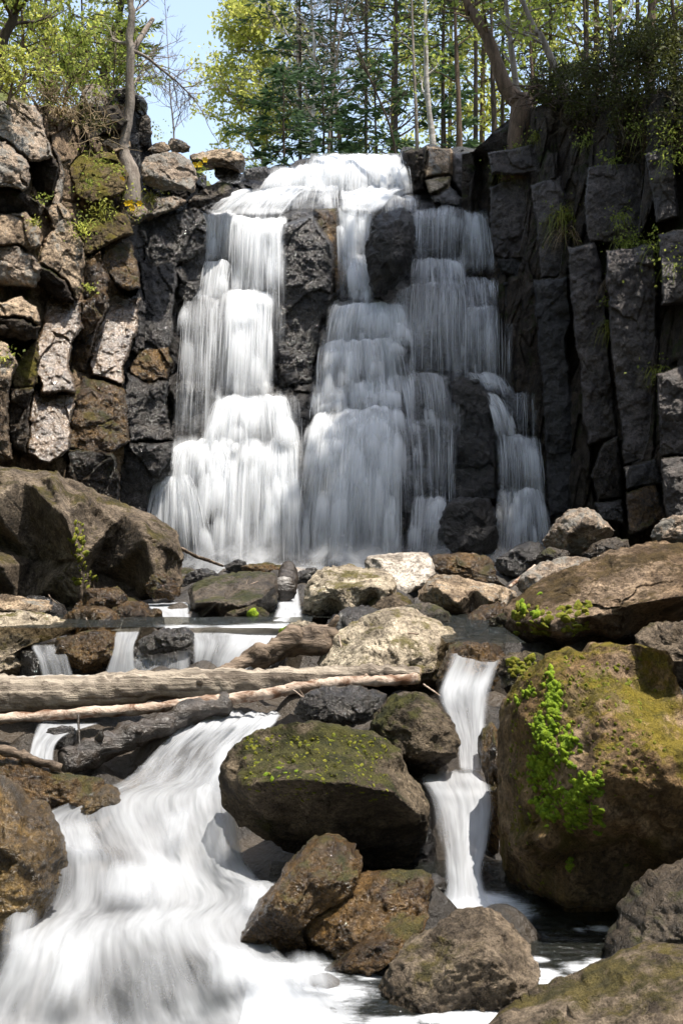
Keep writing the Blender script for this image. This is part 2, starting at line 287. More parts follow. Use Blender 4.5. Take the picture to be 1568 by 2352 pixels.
# ---------------------------------------------------------------- rocks
from mathutils.geometry import delaunay_2d_cdt
def chaikin(P, k):
    for _ in range(k):
        Q = np.roll(P, -1, 0); P = np.stack([P * .75 + Q * .25, P * .25 + Q * .75], 1).reshape(-1, 2)
    return P
def resample(P, n):
    Q = np.concatenate([P, P[:1]]); d = np.r_[0, np.cumsum(np.linalg.norm(np.diff(Q, axis=0), axis=1))]
    t = np.arange(n) * d[-1] / n
    return np.stack([np.interp(t, d, Q[:, 0]), np.interp(t, d, Q[:, 1])], 1)
def area_c(P):
    x, y = P.T; x1, y1 = np.roll(P, -1, 0).T; a = x * y1 - x1 * y; A = a.sum() / 2
    return np.array([((x + x1) * a).sum() / (6 * A), ((y + y1) * a).sum() / (6 * A)]), abs(A)
BOTTOMS = []                                        # where rocks meet the stream bed
def rock_geo(out, Y, D=None, p=2.6, tilt=(0, 0), n=170, rings=60, facets=11, seed=0, rough=.06, sm=1, peak=.62, px=.5, back=.8, edge=0.0, fz=.72, pts=None):
    P = np.asarray(out, float); P = resample(chaikin(P, sm), n); c, A = area_c(P)
    u0, v0 = P.min(0); u1, v1 = P.max(0)
    pk = np.array([c[0] + (px - .5) * (u1 - u0), v0 + peak * (v1 - v0)]); pk = c + (pk - c) * .8
    yr = Y + tilt[0] * (P[:, 0] - c[0]) / F * Y - tilt[1] * (P[:, 1] - c[1]) / F * Y
    O = np.stack([(P[:, 0] - UC) / F * yr, yr, ZC + (VC - P[:, 1]) / F * yr], 1)
    yp = Y + tilt[0] * (pk[0] - c[0]) / F * Y - tilt[1] * (pk[1] - c[1]) / F * Y
    K = np.array(W(pk[0], pk[1], yp))
    size = math.sqrt(A) / F * Y
    if D is None: D = .42 * size
    t1 = np.linspace(0, 1, rings // 2 + 1)
    ph = np.sin(t1 * math.pi / 2) * math.pi / 2 * .985
    def prof(ph): return np.cos(ph) ** (2 / p), np.sin(ph) ** (2 / p)
    s, t = prof(ph)
    sb, tb = prof(np.linspace(.1, .93, 7) * math.pi / 2)
    S = np.r_[sb[::-1], s]; T = np.r_[-tb[::-1] * back, t]
    V = K[None, None] + (O - K)[None] * S[:, None, None]; V = V + np.array([0, -D, 0])[None, None] * T[:, None, None]
    nr = len(S); V = V.reshape(-1, 3)
    if pts is not None:                             # measured depths inside the outline: flat facets between them
        uu = (pk[0] + (P[:, 0] - pk[0])[None] * S[:, None]).ravel(); vv = (pk[1] + (P[:, 1] - pk[1])[None] * S[:, None]).ravel()
        A2 = np.concatenate([np.stack([P[:, 0], P[:, 1], yr], 1)[::6], np.asarray(pts, float)])
        r_ = delaunay_2d_cdt([Vector((a[0], a[1])) for a in A2], [], [], 0, 1e-4); tv = np.array([(a.x, a.y) for a in r_[0]])
        ty = np.array([A2[o_[0], 2] if len(o_) else Y for o_ in r_[3]])
        yi = np.repeat(yr[None], nr, 0).ravel().copy(); fr_ = np.repeat(np.arange(nr) >= 7, n)
        for tri in r_[2]:
            a, b, c3 = tv[tri[0]], tv[tri[1]], tv[tri[2]]; dt = (b[1] - c3[1]) * (a[0] - c3[0]) + (c3[0] - b[0]) * (a[1] - c3[1])
            if abs(dt) < 1e-9: continue
            l1 = ((b[1] - c3[1]) * (uu - c3[0]) + (c3[0] - b[0]) * (vv - c3[1])) / dt; l2 = ((c3[1] - a[1]) * (uu - c3[0]) + (a[0] - c3[0]) * (vv - c3[1])) / dt
            k_ = (l1 > -1e-6) & (l2 > -1e-6) & (l1 + l2 < 1 + 1e-6) & fr_
            yi[k_] = l1[k_] * ty[tri[0]] + l2[k_] * ty[tri[1]] + (1 - l1[k_] - l2[k_]) * ty[tri[2]]
        g3 = yi.reshape(nr, n)
        for _ in range(2):                          # take the knife edge off
            h3 = g3.copy(); h3[8:-1] = (g3[7:-2] + g3[9:] + np.roll(g3, 1, 1)[8:-1] + np.roll(g3, -1, 1)[8:-1]) / 4; g3 = h3
        yi = g3.ravel(); V[fr_] = np.stack([(uu - UC) / F * yi, yi, ZC + (VC - vv) / F * yi], 1)[fr_]
        K = np.array(W(pk[0], pk[1], yi[-1] + D)); facets = 0
    V = np.concatenate([V, [K + (0, D * back, 0)], [K + (0, -D, 0)]]); C = np.array([*W(c[0], c[1], Y)])
    rx = (u1 - u0) / F * Y / 2; rz = (v1 - v0) / F * Y / 2; Rr = np.array([rx, D, rz])
    rng = np.random.RandomState(seed * 7 + 3)
    q = (V - C) / Rr
    for k in range(facets):
        d = rng.normal(size=3); d[1] = -abs(d[1]) - .35; d[2] = d[2] * .8 + .1; d /= np.linalg.norm(d)
        o = np.percentile(q @ d, 100) * rng.uniform(fz, .97)
        ex = np.maximum(0, q @ d - o); q -= ex[:, None] * d * .93
    V = C + q * Rr
    nn = q / (np.linalg.norm(q, axis=1)[:, None] + 1e-6)
    off = rng.uniform(-50, 50, 3)
    f1 = fbm(V / size * 1.6 + off, 4, seed); f2 = fbm(V / size * 6 + off, 4, seed + 5, .6)
    d1, d2, idn = voro(V / size * 2.6 + off + .25 * np.stack([f1, f2, f1], 1), seed)
    f3 = fbm(V * 9 + off, 4, seed + 8, .6)
    h = rough * size * (f1 * 1.1 + f2 * .6 + (idn - .5) * 1.3) + .018 * f3 + .007 * fbm(V * 30 + off, 3, seed + 2) + .014 * (.35 - np.abs(fbm(V * 13 + off, 3, seed + 12)) * 2) - edge * size * np.clip(.12 - (d2 - d1), 0, 1)
    amp = np.ones(len(V))
    V = V + nn * (h * amp)[:, None]
    k = nr * n; a = np.arange(n); b = (a + 1) % n
    F3 = np.concatenate([np.stack([b, a, np.full(n, k)], 1), np.stack([a + k - n, b + k - n, np.full(n, k + 1)], 1)])
    return V, grid_faces(nr, n, True), F3
def rock(name, label, cat, mat, out, Y, parent=None, part=False, group=None, **kw):
    lobes = kw.pop('lobes', [])
    mb = MB(); seed = kw.pop('seed', int(abs(hash(tuple(out[0])) % 900)) + len(out) * 31)
    V, F4, F3 = rock_geo(out, Y, seed=seed, **kw); mb.add(V, F4, F3)
    for (o2, Y2, k2) in lobes:
        V2, a, b = rock_geo(o2, Y2, seed=seed + 11, **{**kw, **k2}); mb.add(V2, a, b); V = np.concatenate([V, V2])
    zmin = np.percentile(V[:, 2], 2); org = (float(V[:, 0].mean()), float(V[:, 1].mean()), float(zmin))
    o = mb.obj(name, mat, parent, org)
    if not part:
        tag(o, label, cat, group)
        lo, hi = V.min(0), V.max(0)
        for fx in (.2, .5, .8): BOTTOMS.append((lo[0] + fx * (hi[0] - lo[0]), (lo[1] + hi[1]) / 2 - .1, zmin))
    return o

def inside(P, px, py):
    r = np.zeros(px.shape, bool); n = len(P)
    for k in range(n):
        x1, y1 = P[k]; x2, y2 = P[(k + 1) % n]
        if y1 == y2: continue
        c = ((y1 > py) != (y2 > py)) & (px < (x2 - x1) * (py - y1) / (y2 - y1) + x1); r ^= c
    return r
def edge_dist(P, px, py):
    d = np.full(px.shape, 1e9); n = len(P)
    for k in range(n):
        a = P[k]; b = P[(k + 1) % n]; e = b - a; t = np.clip(((px - a[0]) * e[0] + (py - a[1]) * e[1]) / (e @ e), 0, 1)
        d = np.minimum(d, np.hypot(px - a[0] - t * e[0], py - a[1] - t * e[1]))
    return d
def relief(name, mats, us, vs, yf, blocks, top=None, cell=(1.2, 1.0, .8), amp=.3, rough=.12, seed=1, back=.45, cut=.22, small=.07, wob=7, bev=9):
    """One fractured rock face: blocks (material, outline, tilt of the face, offset) stand out of a rough cracked surface."""
    U, Vv = np.meshgrid(us, vs)
    if top is not None: tt_ = (np.interp(us, *zip(*top)) + 9 * fbm(np.stack([us / 30, us * 0, us * 0 + seed], 1), 3, 3))[None]; Vv = tt_ + (Vv - vs[0]) / (vs[-1] - vs[0]) * (vs[-1] - tt_)
    U = U.ravel(); Vv = Vv.ravel(); Yb = yf(U, Vv) + back
    P = np.stack([(U - UC) / F * Yb, Yb, ZC + (VC - Vv) / F * Yb], 1)
    q = P * np.array(cell); f = np.stack([fbm(q * 1.3 + 9 * k, 3, seed + k) for k in range(3)], 1)
    d1, d2, idn = voro(q + .22 * f, seed); e1, e2, ide = voro(q * 2.7 + .2 * f, seed + 40)
    Y = Yb - (idn - .5) * 2 * amp - (ide - .5) * amp * .6 + np.clip(.10 - (d2 - d1), 0, 1) * 2.2 * amp + np.clip(.09 - (e2 - e1), 0, 1) * amp
    mi = np.where(U > 285, mats.index(WETD), 0) if WETD in mats and mats[0] is CLIFFL else np.zeros(len(U), int)
    uw = U + wob * fbm(np.stack([U / 40, Vv / 40, U * 0 + seed], 1), 4, seed + 60, .6); vw = Vv + wob * fbm(np.stack([U / 40, Vv / 40, U * 0 + seed + 30], 1), 4, seed + 61, .6)
    for (m, o, n, yo) in blocks:
        o = np.asarray(o, float); c, _ = area_c(o); lo = o.min(0) - 12; hi = o.max(0) + 12
        k = np.nonzero((U > lo[0]) & (U < hi[0]) & (Vv > lo[1]) & (Vv < hi[1]))[0]; ins = inside(o, uw[k], vw[k]); k = k[ins]
        if not len(k): continue
        d = edge_dist(o, uw[k], vw[k]); y0 = float(yf(c[0], c[1])) + yo
        pl = y0 + n[0] * (U[k] - c[0]) / F * y0 - n[1] * (Vv[k] - c[1]) / F * y0
        pl = pl + cut * (1 - smooth(d, 0, bev)) ** 1.5 + .03 * (1 - smooth(d, 0, 30))
        t = pl < Y[k] + .12; Y[k[t]] = pl[t]; mi[k[t]] = m
    P = np.stack([(U - UC) / F * Y, Y, ZC + (VC - Vv) / F * Y], 1)
    g1, g2, idg = voro(P * (2.2, 2.2, 1.7) + .25 * f, seed + 80); h1, h2, idh = voro(P * 5.5 + .3 * f, seed + 81)
    dy = rough * .5 * fbm(P * 1.7, 5, seed + 3) + .05 * fbm(P * 7, 4, seed + 5, .6) - (idg - .5) * small * 1.6 + np.clip(.05 - (g2 - g1), 0, 1) * small * 5 - (idh - .5) * small * .5
    k = 1 + dy / P[:, 1]; P = np.stack([P[:, 0] * k, P[:, 1] * k, ZC + (P[:, 2] - ZC) * k], 1)
    fc = grid_faces(len(vs), len(us))[:, ::-1]
    return make_obj(name, P, [fc], mats, None, tuple(P[len(P) // 2]), mi=mi[fc[:, 3]])
def YL(u, v): return 14.9 + u / 400 * 3.5 + np.clip((1100 - v) / 900, 0, 1) * 1.2
def YF(u, v):
    sh_ = np.shape(u + v); uu_ = np.ravel(u + 0 * v).astype(float); vv_ = np.ravel(v + 0 * u).astype(float)
    v = v + (18 * fbm(np.stack([uu_ / 75, vv_ * 0, vv_ * 0], 1), 2, 31) + 12 * fbm(np.stack([uu_ / 26, vv_ / 40, vv_ * 0], 1), 3, 32)).reshape(sh_)
    y = np.interp(v, [300, 352, 440, 470, 490, 640, 690, 760, 880, 910, 1000, 1050, 1290, 1400], [22.4, 21.4, 20.75, 20.45, 19.9, 19.7, 19.3, 18.95, 18.8, 18.45, 18.25, 17.95, 17.55, 17.2])
    return y + np.clip((u - 900) / 300, 0, 1) * .55 + np.clip((450 - u) / 80, 0, 1) * .2 + .3
def YR(u, v): return 19.0 - np.clip((u - 1200) / 368, -.25, 1.4) * 3.4 + np.clip((1100 - v) / 900, 0, 1) * 1.1

LB = [  # left bank: name, material, outline, face tilt, offset
 ('rock_block', LICH, [(-60,205),(30,222),(65,240),(95,262),(104,300),(121,345),(124,364),(65,368),(42,345),(0,315),(-60,300)], (.7,.6), -.5, .5),
 ('rock_block', LICH, [(-60,300),(0,318),(40,345),(62,372),(68,425),(58,442),(20,430),(-60,425)], (.6,.4), -.75, .45),
 ('rock_block', CLIFFD, [(64,366),(122,360),(134,385),(118,450),(95,458),(74,425)], (-.3,-.3), -.25, .3),
 ('rock_block', LICH, [(122,330),(140,360),(150,400),(140,470),(118,480),(118,440),(134,390)], (.6,.4), -.3, .25),
 ('rock_block', CLIFFD, [(-60,425),(25,432),(62,445),(90,462),(95,492),(70,497),(35,490),(-60,480)], (.2,-.2), -.45, .3),
 ('rock_block', TAN, [(60,465),(90,458),(106,478),(95,495),(62,492)], (.5,.5), -.6, .2),
 ('rock_block', TAN, [(-60,478),(0,488),(60,490),(90,505),(100,530),(95,560),(70,577),(40,565),(-60,572)], (.4,.35), -.75, .4),
 ('rock_block', LICH, [(-60,568),(40,566),(85,590),(100,618),(80,660),(-60,655)], (-.1,-.2), -.45, .4),
 ('rock_slab', TAN, [(105,478),(140,465),(162,490),(188,560),(191,602),(181,687),(150,640),(92,602),(100,560),(126,530)], (.75,.35), -.7, .3),
 ('rock_block', CLIFFD, [(84,600),(150,642),(178,690),(130,685),(70,640)], (-.3,-.5), -.5, .3),
 ('rock_block', TAN, [(-60,690),(5,690),(50,682),(88,705),(95,745),(60,735),(-60,720)], (.3,.9), -.9, .3),
 ('rock_block', CLIFFD, [(-60,722),(60,737),(94,748),(90,776),(55,785),(-60,760)], (0,-.4), -.75, .35),
 ('wet_slab', WETS, [(112,685),(135,668),(187,690),(188,750),(166,790),(164,842),(173,902),(95,902),(76,830),(97,758)], (.35,.78), -.55, .28),
 ('wet_slab', WETS, [(80,890),(175,914),(166,970),(161,1034),(110,1066),(64,1042),(68,960)], (.35,.78), -.75, .28),
 ('rock_block', BROWN, [(28,890),(80,890),(68,960),(62,1045),(30,1030),(20,960)], (.1,-.1), -.7, .3),
 ('rock_block', TAN, [(-60,760),(20,790),(40,840),(22,890),(20,960),(30,1060),(-60,1060)], (.4,.1), -.9, .4),
 ('rock_block', MOSSB, [(30,840),(90,770),(96,830),(80,890),(28,888)], (.3,.3), -.6, .25),
 ('wet_slab', WETS, [(248,682),(320,690),(321,737),(300,798),(281,882),(210,862),(206,815),(222,760),(238,730)], (.35,.78), -.55, .28),
 ('rock_block', WETB, [(190,690),(240,668),(251,690),(236,740),(219,765),(206,820),(201,862),(164,850),(165,800),(186,740)], (-.4,-.1), -.35, .3),
 ('wet_slab', WETB, [(190,865),(280,882),(291,930),(298,1015),(260,1042),(200,1042),(158,1030),(160,980),(180,905)], (.35,.3), -.6, .3),
 ('wet_slab', WETS, [(236,985),(285,965),(298,1010),(262,1040),(240,1020)], (.35,.78), -.75, .16),
 ('rock_block', DARKR, [(158,1035),(260,1042),(271,1080),(274,1180),(160,1130)], (0,-.1), -.7, .3),
 ('rock_block', WETB, [(232,560),(262,540),(292,545),(318,600),(321,665),(300,672),(264,652),(238,620)], (.5,.5), -.7, .3),
 ('rock_block', WETB, [(188,598),(228,575),(252,640),(242,682),(188,690)], (.1,.2), -.4, .28),
 ('rock_block', WETD, [(315,512),(380,492),(460,478),(474,500),(468,575),(412,602),(360,610),(318,600)], (.5,.1), -.15, .3),
 ('rock_block', WETD, [(320,605),(408,600),(402,660),(392,795),(340,815),(312,800),(324,690)], (.45,.2), -.2, .3),
 ('rock_block', WETB, [(312,805),(388,792),(394,832),(380,872),(330,880),(296,862)], (.5,.4), -.35, .25),
 ('rock_block', WETD, [(290,850),(335,880),(382,874),(386,962),(402,1012),(340,1010),(298,1015),(284,910)], (.35,.2), -.3, .3),
 ('rock_block', WETD, [(296,1018),(402,1014),(394,1082),(352,1112),(332,1180),(270,1180),(270,1080)], (.2,-.1), -.35, .3),
 ('rock_block', WETD, [(405,590),(470,560),(470,660),(430,700),(405,680)], (.3,.3), -.05, .25),
 ('moss_bank', MOSSB, [(158,382),(190,345),(272,350),(294,400),(292,445),(210,465),(172,442)], (.3,.8), -.3, .3),
 ('moss_bank', MOSSB, [(182,512),(215,470),(292,488),(304,540),(250,562),(188,592)], (.2,.7), -.45, .3),
 ('rock_block', TAN, [(190,335),(240,300),(286,292),(302,342),(268,348),(225,335)], (.5,.9), -.1, .3),
 ('rock_block', CLIFFD, [(185,240),(258,242),(300,275),(280,300),(220,320),(160,320)], (.1,.1), .1, .3),
 ('rock_block', LICH, [(326,440),(432,462),(400,482),(330,502),(300,520),(296,455)], (.3,.8), -.1, .25),
 ('rock_block', CLIFFD, [(335,430),(440,434),(430,464),(345,452)], (-.1,-.5), .1, .25),
]
RB = [
 ('rock_block', CLIFFD, [(925,347),(976,335),(979,440),(945,442),(930,400)], (-.4,-.1), 1.0, .3),
 ('rock_block', TAN, [(974,336),(1036,339),(1038,400),(1004,408),(978,412)], (.5,.5), .85, .3),
 ('rock_block', PALE, [(978,414),(1034,402),(1032,428),(985,446)], (.3,1.2), .7, .25),
 ('rock_block', CLIFFD, [(985,446),(1032,430),(1060,455),(1055,480),(990,468)], (0,.2), .5, .3),
 ('rock_block', COLU, [(1038,350),(1120,352),(1126,398),(1100,425),(1060,455),(1040,420)], (.1,.2), .7, .3),
 ('rock_ledge', MOSSB, [(980,332),(1060,303),(1120,280),(1180,258),(1182,285),(1070,325),(1040,342)], (0,1.0), .9, .3),
 ('rock_ledge', CLIFFD, [(1040,345),(1070,325),(1185,285),(1290,230),(1300,330),(1160,352)], (0,.3), .6, .35),
 ('rock_ledge', COLU, [(1120,352),(1230,330),(1310,320),(1320,372),(1200,404),(1126,400)], (.1,.3), .3, .3),
 ('basalt_column', COLU, [(1124,430),(1150,415),(1200,404),(1212,440),(1216,590),(1160,592),(1130,585),(1122,500)], (-.1,.05), .15, .3),
 ('basalt_column', COLU, [(1218,425),(1285,402),(1296,455),(1297,540),(1304,635),(1242,638),(1232,545),(1224,470)], (-.15,.05), .1, .25),
 ('rock_block', WETF, [(1140,592),(1226,586),(1234,640),(1150,632)], (0,-.1), .25, .3),
 ('basalt_column', COLU, [(1302,566),(1365,557),(1382,617),(1394,755),(1406,915),(1417,1002),(1350,1022),(1337,960),(1329,828),(1317,760),(1307,640)], (-.15,.08), -.2, .28),
 ('basalt_column', WETF, [(1224,642),(1304,634),(1311,742),(1300,780),(1308,900),(1316,992),(1340,1024),(1355,1152),(1300,1182),(1258,1190),(1250,1030),(1243,880)], (-.15,.05), -.05, .28),
 ('rock_block', DARKR, [(1384,1018),(1418,1002),(1429,1142),(1374,1152),(1356,1092)], (.4,-.1), -.5, .28),
 ('basalt_column', COLU, [(1390,575),(1500,560),(1508,700),(1498,862),(1506,967),(1502,1050),(1430,1072),(1424,967),(1410,880),(1398,745)], (-.1,.05), -.25, .28),
 ('basalt_column', COLU, [(1350,382),(1470,372),(1500,520),(1430,556),(1352,558),(1340,470)], (0,.05), .1, .28),
 ('basalt_column', COLU, [(1482,350),(1547,330),(1556,500),(1506,515)], (-.1,.05), -.1, .28),
 ('basalt_column', COLU, [(1505,860),(1600,830),(1600,1040),(1515,1050)], (0,.05), -.3, .28),
 ('basalt_column', COLU, [(1515,1052),(1600,1042),(1600,1220),(1530,1200)], (0,.1), -.4, .28),
 ('rock_block', WETD, [(1365,1155),(1430,1146),(1434,1202),(1376,1195)], (0,.4), -.6, .25),
 ('rock_block', WETB, [(1436,1132),(1505,1110),(1530,1190),(1445,1232)], (.2,.3), -.5, .25),
 ('rock_block', WETD, [(1430,1075),(1505,1055),(1518,1108),(1440,1128)], (.3,.2), -.45, .25),
 ('rock_block', COLU, [(1510,540),(1600,520),(1600,700),(1518,700)], (0,.1), -.2, .28),
]
FB = [
 ('rock_block', CLIFFD, [(922,347),(976,334),(979,442),(945,444),(928,400)], (-.4,-.1), -.35, .3),
 ('rock_block', TAN, [(974,335),(1036,338),(1038,402),(1004,409),(976,412)], (.6,.5), -.45, .3),
 ('rock_block', PALE, [(976,414),(1036,403),(1034,428),(983,448)], (.4,1.2), -.5, .3),
 ('rock_block', WETD, [(983,446),(1034,428),(1062,455),(1055,482),(990,470)], (0,.2), -.4, .3),
 ('rock_block', COLU, [(1036,350),(1090,350),(1100,425),(1060,455),(1038,420)], (.1,.2), -.3, .3),
 ('rock_block', WETD, [(648,512),(718,492),(765,560),(770,690),(742,745),(722,885),(640,895),(628,760),(640,600)], (.1,.05), -.15, .35),
 ('rock_block', WETB, [(718,478),(772,474),(780,520),(806,640),(770,690),(758,600),(735,560)], (.5,.25), -.2, .3),
 ('rock_block', WETD, [(640,490),(700,474),(745,480),(742,498),(650,514)], (0,1.0), .05, .3),
 ('rock_block', WETF, [(735,425),(770,420),(782,462),(770,476),(730,470)], (0,.3), .2, .3),
 ('rock_block', WETF, [(1030,880),(1060,865),(1100,868),(1132,905),(1142,1000),(1142,1150),(1034,1160),(1026,1000)], (-.1,.1), -.05, .3),
 ('rock_block', WETF, [(1150,642),(1205,640),(1216,700),(1222,900),(1158,902)], (0,.1), .1, .3),
 ('rock_block', WETF, [(965,462),(1050,462),(1056,520),(960,526)], (0,.5), .15, .3),
 ('rock_block', WETF, [(410,640),(450,620),(452,990),(402,1000),(392,860)], (.3,.1), .2, .3),
 ('rock_block', WETF, [(940,640),(1075,640),(1140,700),(1150,860),(940,860)], (0,.15), .35, .3),
 ('rock_block', WETF, [(880,870),(1040,860),(1060,1150),(930,1170)], (0,.15), .3, .3),
]

def prep(base, B_, kx=1.0, dx=0.0):
    ms = [base]; out = []
    for (nm, m, o, n, yo, D) in B_:
        if m not in ms: ms.append(m)
        out.append((ms.index(m), o, n, yo * kx + dx - D * .5))
    return ms, out
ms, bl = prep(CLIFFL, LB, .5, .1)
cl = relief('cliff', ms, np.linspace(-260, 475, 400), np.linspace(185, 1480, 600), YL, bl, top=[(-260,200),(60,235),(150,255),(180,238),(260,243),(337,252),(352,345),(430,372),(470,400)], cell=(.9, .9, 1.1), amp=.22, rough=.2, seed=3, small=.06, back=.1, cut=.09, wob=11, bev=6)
tag(cl, 'sunlit brown rock face with wet shining slabs beside the waterfall', 'cliff', kind='structure')
ms, bl = prep(WETF, FB)
cf = relief('waterfall_ledge_wall', ms, np.linspace(330, 1330, 420), np.linspace(350, 1400, 460), YF, bl, top=[(330,480),(440,440),(560,400),(640,385),(720,362),(915,356),(925,334),(1060,336),(1090,345),(1330,420)], cell=(1.3, 1.3, 1.3), amp=.2, rough=.16, seed=8, back=.25, small=.05)
tag(cf, 'stepped black wet rock wall behind the falling water', 'cliff', kind='structure')
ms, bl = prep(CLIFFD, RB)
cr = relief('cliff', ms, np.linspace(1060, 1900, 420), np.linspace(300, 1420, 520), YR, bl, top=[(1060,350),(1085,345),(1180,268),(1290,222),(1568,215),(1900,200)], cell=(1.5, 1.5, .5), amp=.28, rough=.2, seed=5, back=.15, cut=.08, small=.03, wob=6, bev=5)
tag(cr, 'shaded dark basalt rock face with upright columns and hanging plants', 'cliff', kind='structure')
# the sunlit block beside the crest and its neighbours
for (nm, m, o, n, yo, D) in RB[:5]: pass
# --- loose boulders and stones
def B(name, label, mat, out, Y, cat='boulder', **kw): return rock(name, label, cat, mat, out, Y, **kw)
B('boulder', 'smooth upright dark boulder standing in the middle of the waterfall', WETF, [(842,600),(852,530),(872,490),(910,471),(945,480),(952,530),(946,620),(920,655),(880,680),(850,672)], 19.25, D=.45, p=2.6, peak=.5, facets=6)
B('boulder', 'wet slate coloured boulder at the foot of the waterfall', WETF, [(998,1290),(1014,1180),(1038,1150),(1080,1144),(1132,1152),(1142,1290)], 17.1, D=.5, p=4, peak=.4)
B('boulder', 'lichen speckled boulder on the bank top beside the flat dark slab', LICH, [(178,250),(182,215),(200,193),(225,190),(255,215),(260,240),(225,258)], 18.3, peak=.5, tilt=(.4,.5))
B('capstone', 'thin dark flat slab jutting out from the bank top', DARKR, [(256,218),(275,210),(325,220),(338,232),(335,250),(320,258),(275,252),(258,242)], 18.8, cat='slab', p=5, D=.4, rough=.02)
B('boulder', 'dark overhanging boulder below the flat slab on the bank top', DARKR, [(300,280),(335,262),(350,280),(349,320),(330,342),(308,324)], 18.8, peak=.4)
B('boulder', 'mottled tan boulder behind the foot of the bare tree', LICH, [(325,390),(340,356),(390,350),(432,360),(454,402),(446,442),(425,432),(330,427)], 18.3, p=3.2, tilt=(.3,.6), peak=.5)
B('stone', 'small tan block on top of the mottled boulder', TAN, [(338,352),(350,328),(386,327),(396,350)], 18.7, cat='stone', p=4, tilt=(0,.5))
B('stone', 'small grey block leaning against the tan block on the skyline', LICH, [(384,318),(415,318),(442,342),(412,352),(390,346)], 19, cat='stone', p=3.5, tilt=(0,.4))
B('slab', 'long flat tan slab at the edge of the waterfall crest', TAN, [(438,360),(470,348),(550,347),(567,370),(560,394),(520,380),(480,377),(448,388)], 19.6, cat='slab', p=4.5, tilt=(0,.5), D=.35)
B('boulder', 'dark block under the long flat slab at the crest', WETD, [(488,378),(558,392),(548,422),(500,414)], 19.8, p=4)
B('boulder', 'rounded damp brown rock beside the first white water at the crest', DARKR, [(425,470),(480,426),(530,414),(540,442),(500,462),(445,482)], 19.4, tilt=(0,.5))
B('boulder', 'dark wet stone behind the crest of the waterfall', WETD, [(560,395),(590,380),(620,385),(622,405),(590,415),(562,410)], 20.6)

B('boulder', 'huge angular brown boulder with mossy stripe left of the falls', BROWN, [(-60,1075),(0,1067),(50,1072),(95,1083),(125,1083),(165,1105),(215,1140),(270,1160),(330,1180),(375,1205),(402,1227),(413,1270),(419,1330),(410,1370),(340,1378),(300,1382),(230,1402),(190,1428),(120,1398),(60,1408),(-60,1408)], 11.85, p=3, tilt=(0,.5), rough=.035, edge=.05,
  pts=[(20,1100,11.45),(60,1100,11.5),(85,1097,11.8),(80,1290,11.7),(150,1182,10.9),(120,1100,11.4),(190,1150,11.3),(185,1290,11.0),(185,1400,11.2),(0,1300,11.05),(-40,1150,11.2),(228,1175,11.75),(232,1320,11.85),(300,1345,11.8),(340,1235,11.2),(360,1330,11.1),(395,1250,11.5),(280,1182,11.75),(325,1200,11.45),(120,1330,11.2)], n=250, rings=104)
B('stone', 'glittering wet stone at the right foot of the huge brown boulder', WETB, [(332,1350),(345,1318),(375,1314),(402,1330),(417,1362),(400,1376),(345,1378)], 11.0, cat='stone')
B('stone', 'brown stone half under the huge brown boulder beside the small stream', WETB, [(150,1425),(165,1400),(200,1352),(262,1346),(302,1380),(245,1400),(225,1440)], 11.1, cat='stone')
B('slab', 'flat pale tan stone lying at the left edge with driftwood twigs', TAN, [(-50,1370),(0,1364),(60,1377),(105,1377),(123,1396),(110,1410),(60,1412),(-50,1420)], 10.2, cat='slab', p=3.5, tilt=(0,1.2), D=.2)
B('boulder', 'low pale mossy boulder at the left edge above the log', PALE, [(-60,1415),(0,1408),(60,1410),(130,1418),(186,1447),(140,1462),(78,1472),(64,1490),(88,1540),(72,1575),(-60,1580)], 9.4, tilt=(0,.6), peak=.5, D=.5)
B('stone', 'dark wet stone splitting the little stream below the huge boulder', WETB, [(252,1400),(300,1378),(338,1385),(348,1408),(342,1436),(300,1450),(262,1445)], 10.3, cat='stone')
B('stone', 'small upright brown stone beside the little white chute', WETB, [(336,1405),(360,1394),(380,1410),(377,1442),(350,1445),(334,1430)], 10.0, cat='stone', peak=.5)
B('boulder', 'wide flat topped damp brown block with a dark front', DARKR, [(430,1340),(500,1322),(622,1312),(636,1340),(634,1400),(600,1415),(560,1440),(500,1450),(450,1445),(438,1390)], 11.0, p=4.5, peak=.32, D=.75, tilt=(0,.35), facets=3, rough=.03, fz=.9, pts=[(447,1388,10.4),(500,1382,10.3),(560,1390,10.25),(600,1374,10.35),(630,1347,10.7),(520,1345,10.85),(450,1430,10.5),(510,1440,10.5),(590,1412,10.5)])
B('stone', 'dark pebble with one bright green moss cushion', MOSSY, [(508,1412),(560,1395),(602,1384),(622,1422),(602,1446),(520,1450)], 10.2, cat='stone')
B('boulder', 'pale dry square boulder in the middle of the rocks', PALE, [(700,1345),(735,1300),(790,1302),(870,1309),(905,1320),(914,1347),(910,1400),(850,1415),(780,1435),(720,1445),(696,1412)], 10.9, p=3.6, peak=.45, D=.5, tilt=(0,.3), rough=.045, pts=[(715,1365,10.5),(760,1350,10.45),(850,1345,10.45),(900,1350,10.55),(740,1320,10.8),(840,1320,10.8),(720,1420,10.55),(800,1412,10.45),(880,1397,10.5)])
B('slab', 'smooth light grey slab leaning behind the pale square boulder', GREY, [(836,1282),(855,1275),(960,1268),(986,1270),(999,1310),(995,1322),(960,1352),(915,1372),(870,1340),(838,1310)], 12.2, cat='slab', p=5, D=.25, tilt=(.1,.8), rough=.015, facets=2, edge=0)
B('boulder', 'flat wet layered rock right of the light grey slab', WETB, [(988,1282),(1000,1272),(1090,1271),(1130,1285),(1137,1330),(1168,1350),(1110,1350),(1040,1330),(998,1316)], 12.6, p=4, tilt=(0,.5), peak=.4)
